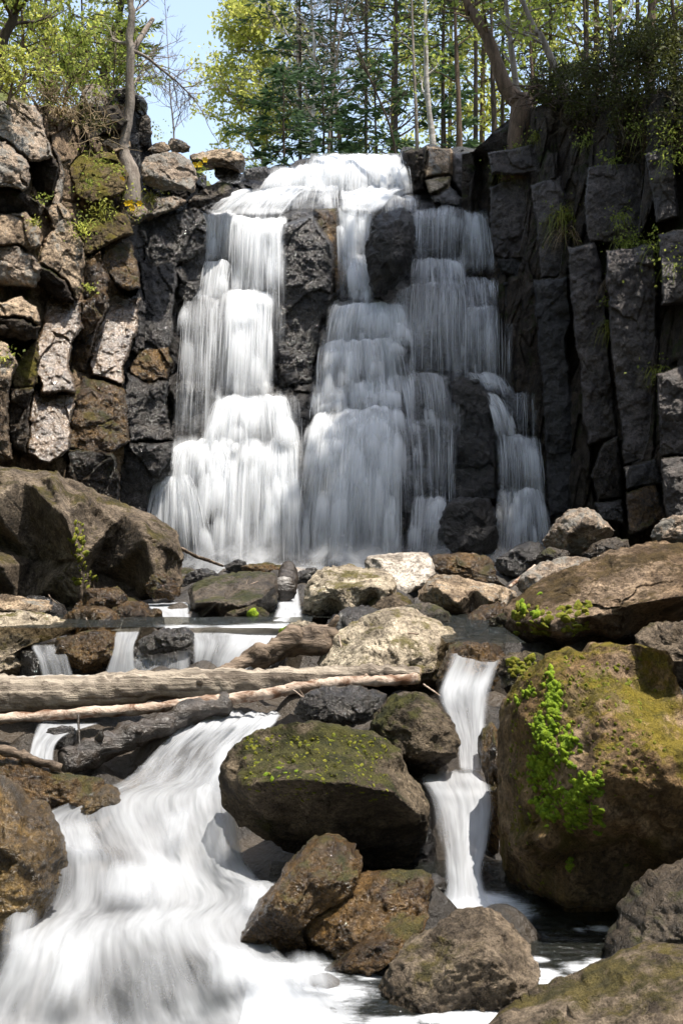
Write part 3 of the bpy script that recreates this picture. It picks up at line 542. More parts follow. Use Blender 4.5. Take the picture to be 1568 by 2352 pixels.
B('slab', 'brown slanted slab with undercut dark front in mid stream', TAN, [(953,1372),(990,1325),(1040,1319),(1090,1335),(1160,1350),(1190,1366),(1182,1388),(1135,1392),(1132,1418),(1100,1428),(1050,1418),(990,1398)], 10.7, cat='slab', p=4, tilt=(.1,1.0), peak=.4, D=.22, rough=.03, pts=[(1050,1384,10.2),(1130,1380,10.2),(1180,1368,10.4),(1000,1345,10.5),(1090,1350,10.5),(1050,1405,10.4)])
B('boulder', 'large pale rounded boulder at the upper end of the fallen log', PALE, [(715,1545),(760,1470),(830,1416),(900,1398),(965,1401),(1030,1438),(1045,1462),(1028,1495),(1032,1545),(1008,1602),(950,1590),(850,1560)], 8.75, peak=.6, px=.42, D=.5, tilt=(.1,.4), rough=.04, facets=6)
B('stone', 'small dark stone beside the top of the large pale boulder', DARKR, [(975,1412),(1000,1403),(1024,1400),(1038,1420),(1032,1446),(1000,1438)], 9.6, cat='stone')
B('boulder', 'rounded boulder with a sunlit top below the right cliff', LICH, [(1240,1245),(1268,1210),(1290,1185),(1320,1167),(1352,1170),(1390,1205),(1414,1234),(1400,1248),(1340,1272),(1300,1280),(1250,1262)], 13.1, peak=.6, px=.35, D=.55)
B('boulder', 'glossy black wet rock under the sunlit topped boulder', WETD, [(1128,1290),(1175,1255),(1240,1238),(1250,1262),(1234,1302),(1170,1328),(1138,1318)], 13.0, tilt=(0,.4))
B('stone', 'small dark mossy stone wedged beside the glossy black rock', DARKR, [(1228,1295),(1250,1258),(1300,1262),(1308,1284),(1250,1308)], 12.4, cat='stone')
B('boulder', 'grey boulder with a green moss fringe under its shaded front', LICH, [(1183,1365),(1188,1330),(1240,1290),(1312,1276),(1362,1282),(1344,1315),(1280,1345),(1220,1372)], 11.6, tilt=(0,.8), peak=.5)
B('stone', 'flat dark rock between the sunlit boulder and the long mossy one', DARKR, [(1325,1280),(1370,1242),(1440,1234),(1468,1246),(1420,1270),(1360,1292)], 12.6, cat='stone', tilt=(0,.5))
B('boulder', 'long brown moss covered boulder lying across the right bank', RUST, [(1165,1392),(1230,1340),(1320,1290),(1420,1259),(1500,1246),(1640,1243),(1660,1400),(1568,1425),(1480,1450),(1400,1485),(1300,1500),(1200,1500),(1160,1465),(1156,1420)], 9.3, peak=.55, D=.6, tilt=(0,.35), rough=.045, facets=6, pts=[(1250,1370,9.05),(1350,1320,9.05),(1450,1300,9.1),(1560,1300,9.0),(1230,1430,8.8),(1340,1420,8.65),(1450,1390,8.65),(1560,1370,8.6),(1300,1470,8.75),(1420,1450,8.75),(1180,1430,9.1)], n=250, rings=104)
B('boulder', 'plain brown boulder at the right edge below the long mossy one', BROWN, [(1450,1470),(1490,1435),(1568,1423),(1660,1418),(1660,1620),(1540,1580),(1495,1510)], 8.5, peak=.5)
B('stone', 'little mossy stone at the tip of the long brown boulder', MOSSY, [(1118,1432),(1130,1411),(1166,1407),(1168,1452),(1125,1460)], 9.25, cat='stone')
B('stone', 'small mossy boulder above the big green cushioned one', MOSSY, [(1138,1535),(1160,1500),(1200,1494),(1256,1510),(1252,1550),(1200,1600),(1156,1590)], 7.4, cat='boulder', tilt=(0,.4))
MOSSROCK_OUT = [(1150,1710),(1155,1640),(1172,1590),(1220,1542),(1265,1500),(1310,1494),(1345,1502),(1370,1480),(1440,1467),(1500,1474),(1530,1500),(1547,1540),(1590,1600),(1680,1700),(1680,1950),(1570,2010),(1480,2050),(1430,2120),(1330,2135),(1210,2090),(1172,2065),(1148,2000),(1152,1850)]
mossrock = B('boulder', 'biggest right hand boulder covered in bright lime moss cushions', GOLD, MOSSROCK_OUT, 5.75, rough=.03, peak=.42, px=.62, D=.75, p=2.5, tilt=(-.9,.0), facets=7, edge=.02, pts=[(1260, 1560, 5.78), (1200, 1640, 5.88), (1180, 1800, 5.85), (1260, 1700, 5.5), (1250, 1880, 5.45), (1330, 1560, 5.579), (1400, 1520, 5.622), (1480, 1510, 5.64), (1500, 1570, 5.622), (1400, 1650, 5.276), (1350, 1800, 5.147), (1380, 1880, 5.147), (1480, 1700, 5.19), (1540, 1620, 5.449), (1540, 1800, 5.147), (1450, 1900, 5.233), (1330, 1965, 5.5), (1480, 2000, 5.65), (1240, 2000, 5.78), (1170, 1950, 6.0), (1300, 2080, 5.65), (1240, 1930, 5.3), (1610, 1750, 5.276)], n=250, rings=104)
B('boulder', 'dark jagged boulder in shade at the right edge beside the pool', DARKR, [(1385,2200),(1430,2110),(1480,2048),(1568,1985),(1660,1960),(1660,2270),(1500,2260),(1400,2230)], 5.0, peak=.5, D=.35, facets=9)
B('boulder', 'brown moss flecked boulder in the bottom right corner', BROWN, [(1050,2462),(1120,2392),(1180,2352),(1280,2312),(1400,2260),(1500,2210),(1600,2197),(1700,2212),(1700,2552),(1050,2552)], 4.25, peak=.62, D=.5, tilt=(0,.5), rough=.04, n=250, rings=104)
B('boulder', 'half dry speckled boulder surrounded by foam in the pool', BROWN, [(846,2312),(880,2268),(905,2220),(930,2180),(1000,2140),(1060,2110),(1105,2094),(1150,2105),(1202,2146),(1230,2190),(1234,2222),(1217,2252),(1150,2290),(1000,2325),(920,2335),(866,2330)], 4.72, peak=.6, D=.28, rough=.035, px=.45, n=250, rings=104)
B('boulder', 'wet golden brown rock left of the small white chute', WETB, [(698,2095),(722,2060),(800,2030),(920,2008),(986,2013),(994,2052),(976,2095),(970,2125),(900,2155),(830,2180),(740,2180),(700,2140)], 5.28, peak=.55, D=.28, rough=.06, n=250, rings=104)
B('stone', 'low wet brown rock sloping into the pool foam', WETB, [(728,2240),(790,2200),(880,2130),(976,2098),(968,2135),(900,2195),(820,2245)], 4.98, cat='stone', tilt=(0,.6), D=.12)
B('boulder', 'steep glossy brown rock rising between the two streams', WETB, [(555,2180),(570,2110),(620,2040),(680,1960),(720,1930),(762,1923),(802,1945),(835,1995),(780,2055),(722,2075),(694,2125),(730,2210),(640,2200)], 5.32, peak=.55, px=.4, D=.3, rough=.05, n=250, rings=104)
B('boulder', 'big round moss topped boulder in the centre of the stream', MOSSY, [(500,1800),(515,1740),(560,1700),(640,1664),(720,1654),(800,1669),(880,1700),(926,1745),(942,1790),(982,1830),(988,1905),(962,1985),(880,2010),(700,1975),(600,1935),(535,1875)], 6.35, peak=.48, D=.55, p=2.4, rough=.03, facets=5, tilt=(0,-.2), pts=[(560,1740,6.2),(650,1700,6.25),(740,1700,6.2),(840,1720,6.2),(900,1760,6.2),(560,1800,5.95),(680,1790,5.8),(800,1800,5.8),(900,1820,5.9),(960,1870,6.05),(600,1880,6.15),(760,1890,6.1),(900,1920,6.3),(700,1935,6.4)], n=250, rings=104)
B('boulder', 'dark round boulder right of the logs beside the white chute', MOSSY, [(850,1668),(880,1620),(920,1595),(960,1589),(1000,1610),(1040,1668),(1052,1722),(1032,1780),(930,1790),(915,1750),(865,1700)], 6.95, peak=.45, D=.4)
B('boulder', 'shiny wet rock under the broken end of the logs', WETD, [(645,1665),(690,1600),(730,1580),(800,1574),(890,1584),(884,1625),(855,1672),(720,1665)], 7.3, tilt=(0,.5), peak=.5, rough=.07)
B('boulder', 'glittering black rock at the left edge below the logs', WETB, [(-60,1715),(60,1735),(150,1780),(220,1782),(250,1800),(247,1852),(216,1882),(150,1890),(90,1860),(40,1810),(-60,1790)], 6.75, peak=.5, tilt=(0,.4), rough=.06)
B('stone', 'yellow ochre wedge of rock at the edge of the white water', OCHRE, [(150,1890),(200,1845),(238,1797),(262,1808),(288,1845),(264,1882)], 6.62, cat='stone', D=.14)
B('boulder', 'large ochre stained boulder at the left edge beside the cascade', OCHRE, [(-80,1765),(20,1790),(60,1840),(112,1892),(137,1950),(143,1992),(112,2060),(80,2115),(50,2190),(0,2235),(-80,2240)], 5.6, peak=.5, px=.25, D=.3, n=250, rings=104)
B('stone', 'wet dark stone under the logs at the left', WETD, [(92,1700),(118,1670),(172,1660),(184,1705),(110,1730)], 7.6, cat='stone')
B('stone', 'rounded wet stone on the lip of the small ledge fall', WETD, [(308,1482),(340,1452),(400,1441),(441,1450),(442,1482),(400,1497),(330,1502)], 8.75, cat='stone', peak=.5)
B('boulder', 'low black wet ledge under the little falls behind the log', WETD, [(40,1488),(200,1482),(450,1478),(660,1466),(640,1600),(40,1600)], 9.05, p=9, D=.12, sm=0)
B('boulder', 'dark wet ledge rock between the two left ledge falls', WETB, [(105,1475),(200,1450),(270,1448),(290,1480),(284,1530),(170,1540)], 8.95, p=4, D=.18)
B('stone', 'black angular stone at the foot of the waterfall', WETD, [(510,1305),(540,1283),(570,1290),(560,1318)], 14.2, cat='stone')
B('stone', 'glittering flat wet stone in front of the waterfall foot', WETB, [(545,1305),(600,1289),(662,1300),(645,1324),(565,1322)], 14.0, cat='stone')
B('stone', 'low wet stone right beside the huge brown boulder', WETD, [(412,1340),(440,1305),(485,1308),(505,1328),(450,1345)], 12.6, cat='stone')
B('stone', 'dark block behind the little chute in mid stream', WETD, [(678,1318),(700,1303),(728,1306),(735,1325),(705,1350),(685,1345)], 12.2, cat='stone')
B('boulder', 'grey brown boulder at the right edge under the cliff', LICH, [(1488,1225),(1520,1190),(1600,1178),(1660,1180),(1660,1262),(1500,1262)], 12.2, peak=.5)
B('stone', 'tiny black stone at the foot of the small white chute', WETD, [(982,2015),(1010,2008),(1030,2042),(995,2055)], 5.5, cat='stone', D=.05)
B('boulder', 'wet brown rock face beside the small white chute', WETB, [(1090,1690),(1140,1640),(1152,1720),(1148,1850),(1135,1980),(1110,1960),(1125,1800)], 6.75, p=2.6, D=.2)
B('boulder', 'dark damp rock under the big round mossy boulder', WETD, [(900,1900),(985,1850),(1005,1900),(1000,2010),(960,2040),(890,2010)], 6.55, D=.12)
B('boulder', 'black rock hump under the veil of the foreground cascade', WETD, [(230,2330),(260,2230),(320,2190),(400,2185),(450,2215),(470,2290),(460,2380),(240,2390)], 5.22, D=.07)
B('boulder', 'dark rock behind the upper chute where water slides down', WETB, [(1000,1570),(1030,1490),(1060,1475),(1150,1480),(1165,1510),(1150,1560),(1110,1600),(1010,1620)], 7.95, p=4, D=.2)
# ---------------------------------------------------------------- ground: stream bed, banks, plateau to the horizon
bt = np.array([b for b in BOTTOMS if b[2] < 1.4 and b[1] < 14.5])
STREAM = [(0, 3.2, -.25), (-1.3, 4.5, -.22), (1, 4.5, -.12), (-1, 5.4, -.08), (1.2, 5.4, -.1), (-.9, 6.3, .08), (.7, 6.2, .1), (-.6, 7.2, .3), (.8, 7, .42), (-1, 8, .45), (.9, 7.9, .65), (-1, 9, .72), (.9, 8.8, .74),
          (0, 10, .7), (-1, 11, .74), (1, 11, .78), (0, 13, .8), (-2, 13, .8), (2, 13, .9), (0, 15, .78), (-2, 15.5, .8), (2, 15.5, .85), (0, 17, .78), (0, 19, .8), (-.9, 4.7, -.4), (-.5, 4.3, -.4), (-1.1, 5.0, -.3), (-.6, 5.0, -.25), (-4, 6, .3), (4, 6, .4), (-4, 11, .9), (4, 11, 1.2)]
ctl = np.concatenate([bt, np.array(STREAM)])
gx = np.unique(np.concatenate([np.linspace(-4, 4, 260), np.linspace(-6, 6, 61), np.array([-400, -200, -100, -50, -30, -20, -14, -10, -8, -7, 7, 8, 10, 14, 20, 30, 50, 100, 200, 400.])]))
gy = np.unique(np.concatenate([np.linspace(3.0, 18, 420), np.linspace(1.0, 24, 93), np.array([-300, -100, -40, -15, -6, -2, 26, 30, 36, 44, 60, 100, 200, 500.])]))
GX, GY = np.meshgrid(gx, gy); q = np.stack([GX.ravel(), GY.ravel()], 1)
num = np.zeros(len(q)); den = np.zeros(len(q))
for (x, y, z) in ctl:
    d2 = (q[:, 0] - x) ** 2 + (q[:, 1] - y) ** 2 + .02; wt = 1 / d2 ** 1.6; num += wt * z; den += wt
fl = num / den - .05
P3 = np.stack([q[:, 0], q[:, 1], np.zeros(len(q))], 1)
vd1, vd2, vid = voro(P3 * 3.2, 12); fl += .05 * fbm(P3 * 2.2, 4, 2) + .03 * fbm(P3 * 9, 3, 4) + np.clip(.16 - vd1 * .32, -.02, .1)
fl -= .13 * smooth(q[:, 0], -1.9, -1.5) * smooth(-q[:, 0], .1, .35) * smooth(q[:, 1], 4, 4.6) * smooth(-q[:, 1], -8.0, -7.5)
far = np.clip(-q[:, 1] / 40, 0, 1); fl = fl * (1 - far) - 1.5 * far
plat = 6.75 + .15 * fbm(P3 * .5, 3, 6) + .45 * smooth(q[:, 0], 1.9, 3.0) + np.clip(np.abs(q[:, 0]) - 5, 0, 60) * .04
xl = np.interp(q[:, 1], [0, 10, 14, 16, 19.5, 22], [-6.5, -5.2, -4.4, -4.2, -3.3, -3]); xr = np.interp(q[:, 1], [0, 10, 13.5, 16, 20, 22], [6, 5.2, 4.4, 4.5, 3.6, 3.2])
wall = np.maximum.reduce([smooth(-q[:, 0] + xl, 0, 1.0), smooth(q[:, 0] - xr, 0, 1.0), smooth(q[:, 1], 20.9, 21.9)]) * smooth(q[:, 1], 9.5, 14.0)
yR_ = np.interp(q[:, 0], [1.9, 3.07, 4.05, 5], [20.3, 19.3, 17.0, 14.5]) + .7; yL_ = np.interp(q[:, 0], [-5, -3.9, -2.8, -2.0], [13.5, 16.0, 18.7, 20.2]) + .8
wall = np.maximum(wall, np.where(q[:, 0] > 1.9, smooth(q[:, 1] - yR_, 0, .4), 0)); wall = np.maximum(wall, np.where(q[:, 0] < -2.0, smooth(q[:, 1] - yL_, 0, .4), 0))
low = np.maximum(smooth(-q[:, 0] + xl, 0, 6), smooth(q[:, 0] - xr, 0, 6)) * 2.2
fl = fl + low * (1 - wall)
gz = fl * (1 - wall) + plat * wall
def ground_mat():
    t = NT('ground_earth'); co = t.objvec(); g = t.n('NewGeometry'); sp = t.n('SeparateXYZ'); t.l(g.outputs['Position'], sp.inputs[0])
    n = t.noise(co, 2.5, 8, .65); n2 = t.noise(co, 18, 6, .65)
    c = t.mix(t.ss(n, .4, .6), (.022, .018, .014), (.06, .046, .032)); c2 = t.mix(t.ss(n, .4, .6), (.10, .08, .035), (.09, .11, .025))
    c = t.mix(t.ss(sp.outputs['Z'], 3.5, 5.5), c, c2); c = t.mix(.6, c, t.mix(n2, (.4, .4, .4), (1.5, 1.5, 1.5)), 'MULTIPLY')
    b = t.n('Bump'); b.inputs['Strength'].default_value = .8; b.inputs['Distance'].default_value = .05; t.l(n2, b.inputs['Height'])
    p = t.n('BsdfPrincipled'); t.val(p.inputs['Base Color'], c); t.val(p.inputs['Roughness'], t.math('ADD', t.math('MULTIPLY', t.ss(sp.outputs['Z'], .9, 3), .55), .35)); t.l(b.outputs[0], p.inputs['Normal'])
    t.l(p.outputs[0], t.out.inputs[0]); return t.m
grd = make_obj('ground', np.stack([q[:, 0], q[:, 1], gz], 1), [grid_faces(len(gy), len(gx))], ground_mat())
tag(grd, 'dark stony stream bed and the wooded banks above it', 'ground', kind='structure')

# ---------------------------------------------------------------- still water
def pool_mat():
    t = NT('pool_water'); tc = t.n('TexCoord'); at = t.n('Attribute'); at.attribute_name = 'foam'
    mp = t.n('VectorMath', operation='MULTIPLY'); t.l(tc.outputs['Object'], mp.inputs[0]); mp.inputs[1].default_value = (1, 2.2, 1)
    n = t.noise(mp.outputs[0], 9, 4, .6, .6); n2 = t.noise(mp.outputs[0], 5, 6, .62, 1.2)
    b = t.n('Bump'); b.inputs['Strength'].default_value = .9; b.inputs['Distance'].default_value = .05; t.l(n, b.inputs['Height'])
    g = t.n('BsdfGlossy'); g.inputs['Roughness'].default_value = .07; t.val(g.inputs[0], (.8, .85, .9)); t.l(b.outputs[0], g.inputs['Normal'])
    d = t.n('BsdfDiffuse'); t.val(d.inputs[0], (.02, .022, .018)); tr = t.n('BsdfTransparent'); t.val(tr.inputs[0], (.55, .5, .4))
    m0 = t.n('MixShader'); m0.inputs[0].default_value = .45; t.l(tr.outputs[0], m0.inputs[1]); t.l(d.outputs[0], m0.inputs[2])
    fr = t.n('Fresnel'); fr.inputs[0].default_value = 1.33; t.l(b.outputs[0], fr.inputs['Normal'])
    m1 = t.n('MixShader'); t.l(fr.outputs[0], m1.inputs[0]); t.l(m0.outputs[0], m1.inputs[1]); t.l(g.outputs[0], m1.inputs[2])
    fo = t.n('BsdfDiffuse'); t.val(fo.inputs[0], (.58, .60, .63))
    n5 = t.noise(mp.outputs[0], 28, 5, .7, 1.0); a = t.math('ADD', t.math('ADD', t.math('MULTIPLY', n2, .62), t.math('MULTIPLY', n5, .38)), t.math('SUBTRACT', t.math('MULTIPLY', at.outputs['Fac'], .75), .42)); a = t.ss(a, .36, .86)
    m2 = t.n('MixShader'); t.l(a, m2.inputs[0]); t.l(m1.outputs[0], m2.inputs[1]); t.l(fo.outputs[0], m2.inputs[2])
    t.l(m2.outputs[0], t.out.inputs[0]); return t.m
POOL = pool_mat()
def pool(name, label, x0, x1, y0, y1, z, foam, nx=140, ny=140, wave=.008):
    xs = np.linspace(x0, x1, nx); ys = np.linspace(y0, y1, ny); X, Y = np.meshgrid(xs, ys); P = np.stack([X.ravel(), Y.ravel(), np.full(X.size, z)], 1)
    P[:, 2] += wave * fbm(P * (5, 7, 1), 3, 5)
    f = np.zeros(len(P))
    for (u, v, r, k) in foam:                       # where foam gathers: spots on the water
        y = (ZC - z) * F / (v - VC); x = (u - UC) / F * y
        f = np.maximum(f, k * np.exp(-(((P[:, 0] - x) / (r * 1.45)) ** 2 + ((P[:, 1] - y) / (r * 1.6)) ** 2)))
    o = make_obj(name, P, [grid_faces(ny, nx)], POOL, None, (0, 0, 0), attrs={'foam': f}); tag(o, label, 'water', kind='structure'); return o
pool('water', 'dark pool with white foam streaks in front of the foreground boulders', -.32, 2.4, 3.3, 6.5, .03,
     [(1245, 2235, .05, 1), (1235, 2262, .07, 1), (1215, 2285, .07, 1), (1180, 2305, .07, 1), (1140, 2322, .07, 1), (1090, 2336, .07, 1), (1040, 2338, .05, 1), (990, 2335, .05, 1), (930, 2345, .05, .9), (880, 2350, .06, .9), (960, 2300, .05, 1), (1225, 2260, .05, 1), (1222, 2290, .06, 1), (1200, 2310, .06, 1), (1160, 2328, .06, 1), (1110, 2340, .06, 1), (1050, 2360, .06, 1), (1000, 2372, .05, 1), (980, 2390, .06, 1), (1100, 2395, .04, 1), (1255, 2240, .05, .9), (1330, 2225, .06, .85), (1290, 2255, .06, .9), (1380, 2215, .06, .9), (1320, 2262, .05, .8), (1240, 2205, .03, .9), (1380, 2135, .05, .7), (1330, 2137, .03, .7),
      (980, 2105, .10, 1), (1080, 2090, .12, 1), (1160, 2090, .10, 1), (1020, 2080, .1, 1), (1120, 2070, .12, 1), (940, 2150, .07, .95), (900, 2190, .06, .9), (850, 2240, .06, .8), (700, 2240, .12, .9), (780, 2280, .12, .8), (640, 2300, .2, 1), (720, 2350, .18, .8), (500, 2330, .3, 1), (300, 2340, .4, 1), (100, 2300, .3, 1), (620, 2230, .1, 1)])
pool('water', 'shallow brown pool behind the upper chute', .6, 1.06, 8.1, 10.4, .885, [], nx=60, ny=80)
pool('water', 'shallow pool above the little ledge falls', -2.5, -.2, 9.0, 9.9, .9, [(640, 1440, .25, .9), (560, 1445, .3, .9), (420, 1440, .2, .7)])
pool('water', 'thin sheet of water among the stones before the waterfall', -3.0, 3.0, 10.4, 17.6, .86, [(u, v, .5, 1) for (u, v) in ((420, 1302), (500, 1302), (600, 1303), (700, 1302), (800, 1302), (900, 1303))], nx=120, ny=160)

# ---------------------------------------------------------------- running water
def rs(row, n):
    r = np.asarray(row, float); d = np.r_[0, np.cumsum(np.hypot(np.diff(r[:, 0]), np.diff(r[:, 1])))]; t = np.linspace(0, d[-1], n)
    return np.stack([np.interp(t, d, r[:, k]) for k in range(r.shape[1])], 1)
def spl(P, m):                                      # smooth curve through rows P[k] -> m rows
    k = len(P); t = np.linspace(0, k - 1, m); i = np.minimum(t.astype(int), k - 2); f = (t - i)[:, None, None]
    g = lambda j: P[np.clip(j, 0, k - 1)]
    p0, p1, p2, p3 = g(i - 1), g(i), g(i + 1), g(i + 2)
    return .5 * (2 * p1 + (p2 - p0) * f + (2 * p0 - 5 * p1 + 4 * p2 - p3) * f ** 2 + (3 * p1 - p0 - 3 * p2 + p3) * f ** 3)
def sheet(name, label, mat, rows, nu=60, nv=90, dens=1.0, edge=.12, ends=(.08, .05), holes=(), lump=.03, bulge=.0, seed=0, parent=None, kind='structure', vary=.3):
    A = np.array([rs([tuple(p) + (1.0,) * (4 - len(p)) for p in r], nu) for r in rows])
    A = spl(A, nv); S, T = np.meshgrid(np.linspace(0, 1, nu), np.linspace(0, 1, nv))
    P = np.stack([(A[..., 0] - UC) / F * A[..., 2], A[..., 2], ZC + (VC - A[..., 1]) / F * A[..., 2]], -1)
    du = np.r_[0, np.cumsum(np.linalg.norm(np.diff(P[nv // 2], axis=0), axis=1))]; dv = np.r_[0, np.cumsum(np.linalg.norm(np.diff(P[:, nu // 2], axis=0), axis=1))]
    width = np.linalg.norm(P[:, -1] - P[:, 0], axis=1).mean()
    uv = np.stack([S * width + seed * 3.7, np.broadcast_to(dv[:, None], S.shape) + seed * 1.3], -1).reshape(-1, 2)
    Q = np.stack([uv[:, 0] * 4, uv[:, 1] * 1.6, np.zeros(len(uv))], 1)
    P = P.reshape(-1, 3); h = lump * (fbm(Q, 4, seed) + .5 * fbm(Q * (3, 1.2, 1), 3, seed + 4)); P[:, 1] -= h * 1.0 + bulge * np.sin(math.pi * S.ravel()); P[:, 2] += h * .8
    d = dens * smooth(np.minimum(S, 1 - S) + .03 * fbm(Q * 3, 3, seed + 2).reshape(S.shape), 0, edge) * smooth(T, -.001, ends[0]) * smooth(1 - T, -.001, ends[1])
    d = d * np.clip(A[..., 3], 0, 1)
    d = d * (1 - vary * smooth(fbm(Q * (.6, .5, 1) + 7, 3, seed + 21), -.15, .5)).reshape(S.shape)
    for (u, v, ru, rv, k) in holes: d = d * (1 - k * np.exp(-(((A[..., 0] - u) / ru) ** 2 + ((A[..., 1] - v) / rv) ** 2)))
    o = make_obj(name, P, [grid_faces(nv, nu)[:, ::-1]], mat, parent, tuple(P[len(P) // 2]), attrs={'dens': d.ravel()}, uv=uv)
    if label: tag(o, label, 'water', kind=kind)
    return o
main_w = sheet('water', 'broad white rapids pouring past the boulders into the foreground', RAPID, [
  [(460, 1640, 8.1, .9), (520, 1635, 8.1, .9), (645, 1630, 8.1, .9)],
  [(400, 1672, 7.75, 1), (500, 1662, 7.75, 1), (645, 1655, 7.75, 1)],
  [(330, 1740, 7.5, .6), (430, 1718, 7.55, .6), (530, 1712, 7.55, .75), (595, 1705, 7.5, .9)],
  [(285, 1795, 6.95, .8), (380, 1788, 6.95, .7), (460, 1785, 6.95, 1), (535, 1795, 6.95, 1)],
  [(90, 1880, 6.5, .9), (250, 1850, 6.6, 1), (400, 1828, 6.65, 1), (550, 1850, 6.6, .9)],
  [(110, 1935, 6.2, 1), (250, 1930, 6.2, .85), (370, 1930, 6.3, .85), (470, 1940, 6.3, .85), (570, 1965, 6.3, .9)],
  [(125, 1968, 6.0, 1), (250, 1972, 5.98, .8), (380, 1985, 6.0, 1), (470, 2008, 6.0, .8), (600, 2025, 5.98, .9)],
  [(105, 2065, 5.78, .85), (250, 2075, 5.74, .8), (390, 2075, 5.75, .85), (520, 2062, 5.8, .8), (650, 2040, 5.85, .9)],
  [(60, 2115, 5.5, 1), (200, 2110, 5.45, 1), (350, 2120, 5.4, 1), (500, 2120, 5.42, 1), (615, 2125, 5.4, .9)],
  [(15, 2165, 5.2, 1), (150, 2148, 5.25, 1), (330, 2150, 5.22, .85), (500, 2175, 5.12, 1), (655, 2190, 5.05, 1)],
  [(-20, 2240, 5.07, .8), (150, 2230, 5.07, .75), (340, 2230, 5.05, .45), (440, 2235, 5.0, .6), (540, 2230, 4.87, 1), (730, 2235, 4.85, 1)],
  [(-60, 2335, 4.92, .5), (150, 2330, 4.92, .6), (280, 2330, 4.9, .5), (380, 2330, 4.85, .7), (560, 2300, 4.58, 1), (810, 2290, 4.6, .9)],
  [(-90, 2440, 4.45, 1), (150, 2440, 4.45, 1), (340, 2440, 4.4, 1), (560, 2440, 4.05, 1), (920, 2440, 4.05, .9)]],
  nu=190, nv=320, edge=.06, ends=(.01, .01), lump=.05, dens=1.0, seed=2, vary=.4)
for k, (tl, tr, bl, br, y0, y1, dn, hump) in enumerate((
  ((455,1835),(540,1838),(395,2005),(585,2020), 6.55, 5.9, .6, .12), ((215,1965),(400,1985),(160,2095),(440,2090), 6.0, 5.6, .8, .10), ((110,2135),(260,2135),(30,2345),(235,2345), 5.25, 4.85, .75, .12),
  ((440,2150),(600,2170),(430,2310),(690,2290), 5.15, 4.6, .9, .10), ((95,1885),(240,1860),(110,1985),(270,1985), 6.5, 5.95, .75, .10), ((290,2145),(420,2150),(250,2350),(460,2340), 5.2, 4.75, .42, .12),
  ((330,1725),(450,1712),(270,1830),(420,1830), 7.5, 6.7, .6, .10), ((470,1690),(610,1685),(430,1850),(545,1850), 7.5, 6.65, .85, .12), ((540,2020),(640,2025),(520,2120),(650,2110), 5.95, 5.5, .85, .08), ((20,2060),(110,2060),(-40,2250),(90,2250), 5.6, 5.05, .7, .1),
  ((640,2180),(760,2190),(620,2300),(830,2290), 5.05, 4.62, .7, .06), ((360,1850),(470,1840),(330,1960),(450,1975), 6.55, 6.1, .8, .08))):
    tl, tr, bl, br = map(np.asarray, (tl, tr, bl, br)); rw = []
    for q_ in np.linspace(0, 1, 5):
        a_ = tl + (bl - tl) * q_; b_ = tr + (br - tr) * q_; y_ = y0 + (y1 - y0) * q_ ** .8 - .05; c_ = (a_ + b_) / 2
        rw.append([(a_[0], a_[1], y_ + hump * .4), (c_[0] * .7 + a_[0] * .3, c_[1] * .7 + a_[1] * .3 - 6 * (1 - q_), y_ - hump * (.3 + .7 * q_) * .5), (c_[0] * .7 + b_[0] * .3, c_[1] * .7 + b_[1] * .3 - 6 * (1 - q_), y_ - hump * (.3 + .7 * q_) * .5), (b_[0], b_[1], y_ + hump * .4)])
    sheet('white_water', None, RAPID, rw, nu=50, nv=60, dens=dn, edge=.45, ends=(.3, .45), lump=.03, seed=40 + k, vary=.4, parent=main_w)
sheet('water', 'white water splashing from the upper chute over the second step', RUSH, [
  [(1035, 1440, 9.0), (1165, 1440, 9.0)], [(1032, 1476, 8.2), (1165, 1486, 8.2)], [(1025, 1520, 7.75), (1150, 1525, 7.75)],
  [(1005, 1570, 7.5), (1135, 1575, 7.5)], [(1000, 1605, 7.35), (1132, 1600, 7.35)], [(1020, 1650, 7.15), (1122, 1665, 7.15)], [(1045, 1710, 6.95), (1112, 1720, 6.95)], [(1052, 1775, 6.75), (1108, 1780, 6.75)]],
  nu=60, nv=120, dens=.95, edge=.18, lump=.03, seed=5, holes=[(1100, 1450, 90, 40, .95), (1090, 1520, 70, 40, .55), (1060, 1440, 60, 30, 1)])
sheet('water', 'smooth white chute dropping beside the big mossy boulder into the pool', RUSH, [
  [(985, 1765, 6.95), (1100, 1755, 6.95)], [(955, 1788, 6.7), (1128, 1785, 6.7)], [(968, 1812, 6.52), (1138, 1815, 6.52)], [(985, 1850, 6.42, .9), (1143, 1860, 6.42, .9)], [(998, 1920, 6.18, .9), (1130, 1930, 6.18, 1)],
  [(1012, 1990, 5.98, .9), (1115, 1995, 5.98, 1)], [(1010, 2050, 5.82, .9), (1125, 2055, 5.82, .9)], [(975, 2085, 5.68), (1165, 2085, 5.68)], [(940, 2115, 5.53, .8), (1195, 2112, 5.53, .8)]],
  nu=70, nv=140, dens=.98, edge=.2, lump=.018, bulge=.05, seed=7, holes=[(1015, 1925, 12, 60, .45), (1060, 1800, 50, 14, .2)])
sheet('water', 'creamy curtain of water falling over the low ledge behind the log', RUSH, [
  [(440, 1440, 9.3), (620, 1425, 9.6), (690, 1400, 9.9)], [(430, 1455, 8.95), (560, 1458, 9.0), (660, 1445, 9.2)], [(440, 1475, 8.75), (560, 1480, 8.75), (640, 1475, 8.8)], [(440, 1510, 8.65), (540, 1515, 8.65), (600, 1510, 8.65)], [(430, 1575, 8.6), (520, 1580, 8.6), (570, 1575, 8.6)]],
  nu=80, nv=60, dens=.9, edge=.08, lump=.012, seed=9, holes=[(450, 1520, 30, 30, .3)])
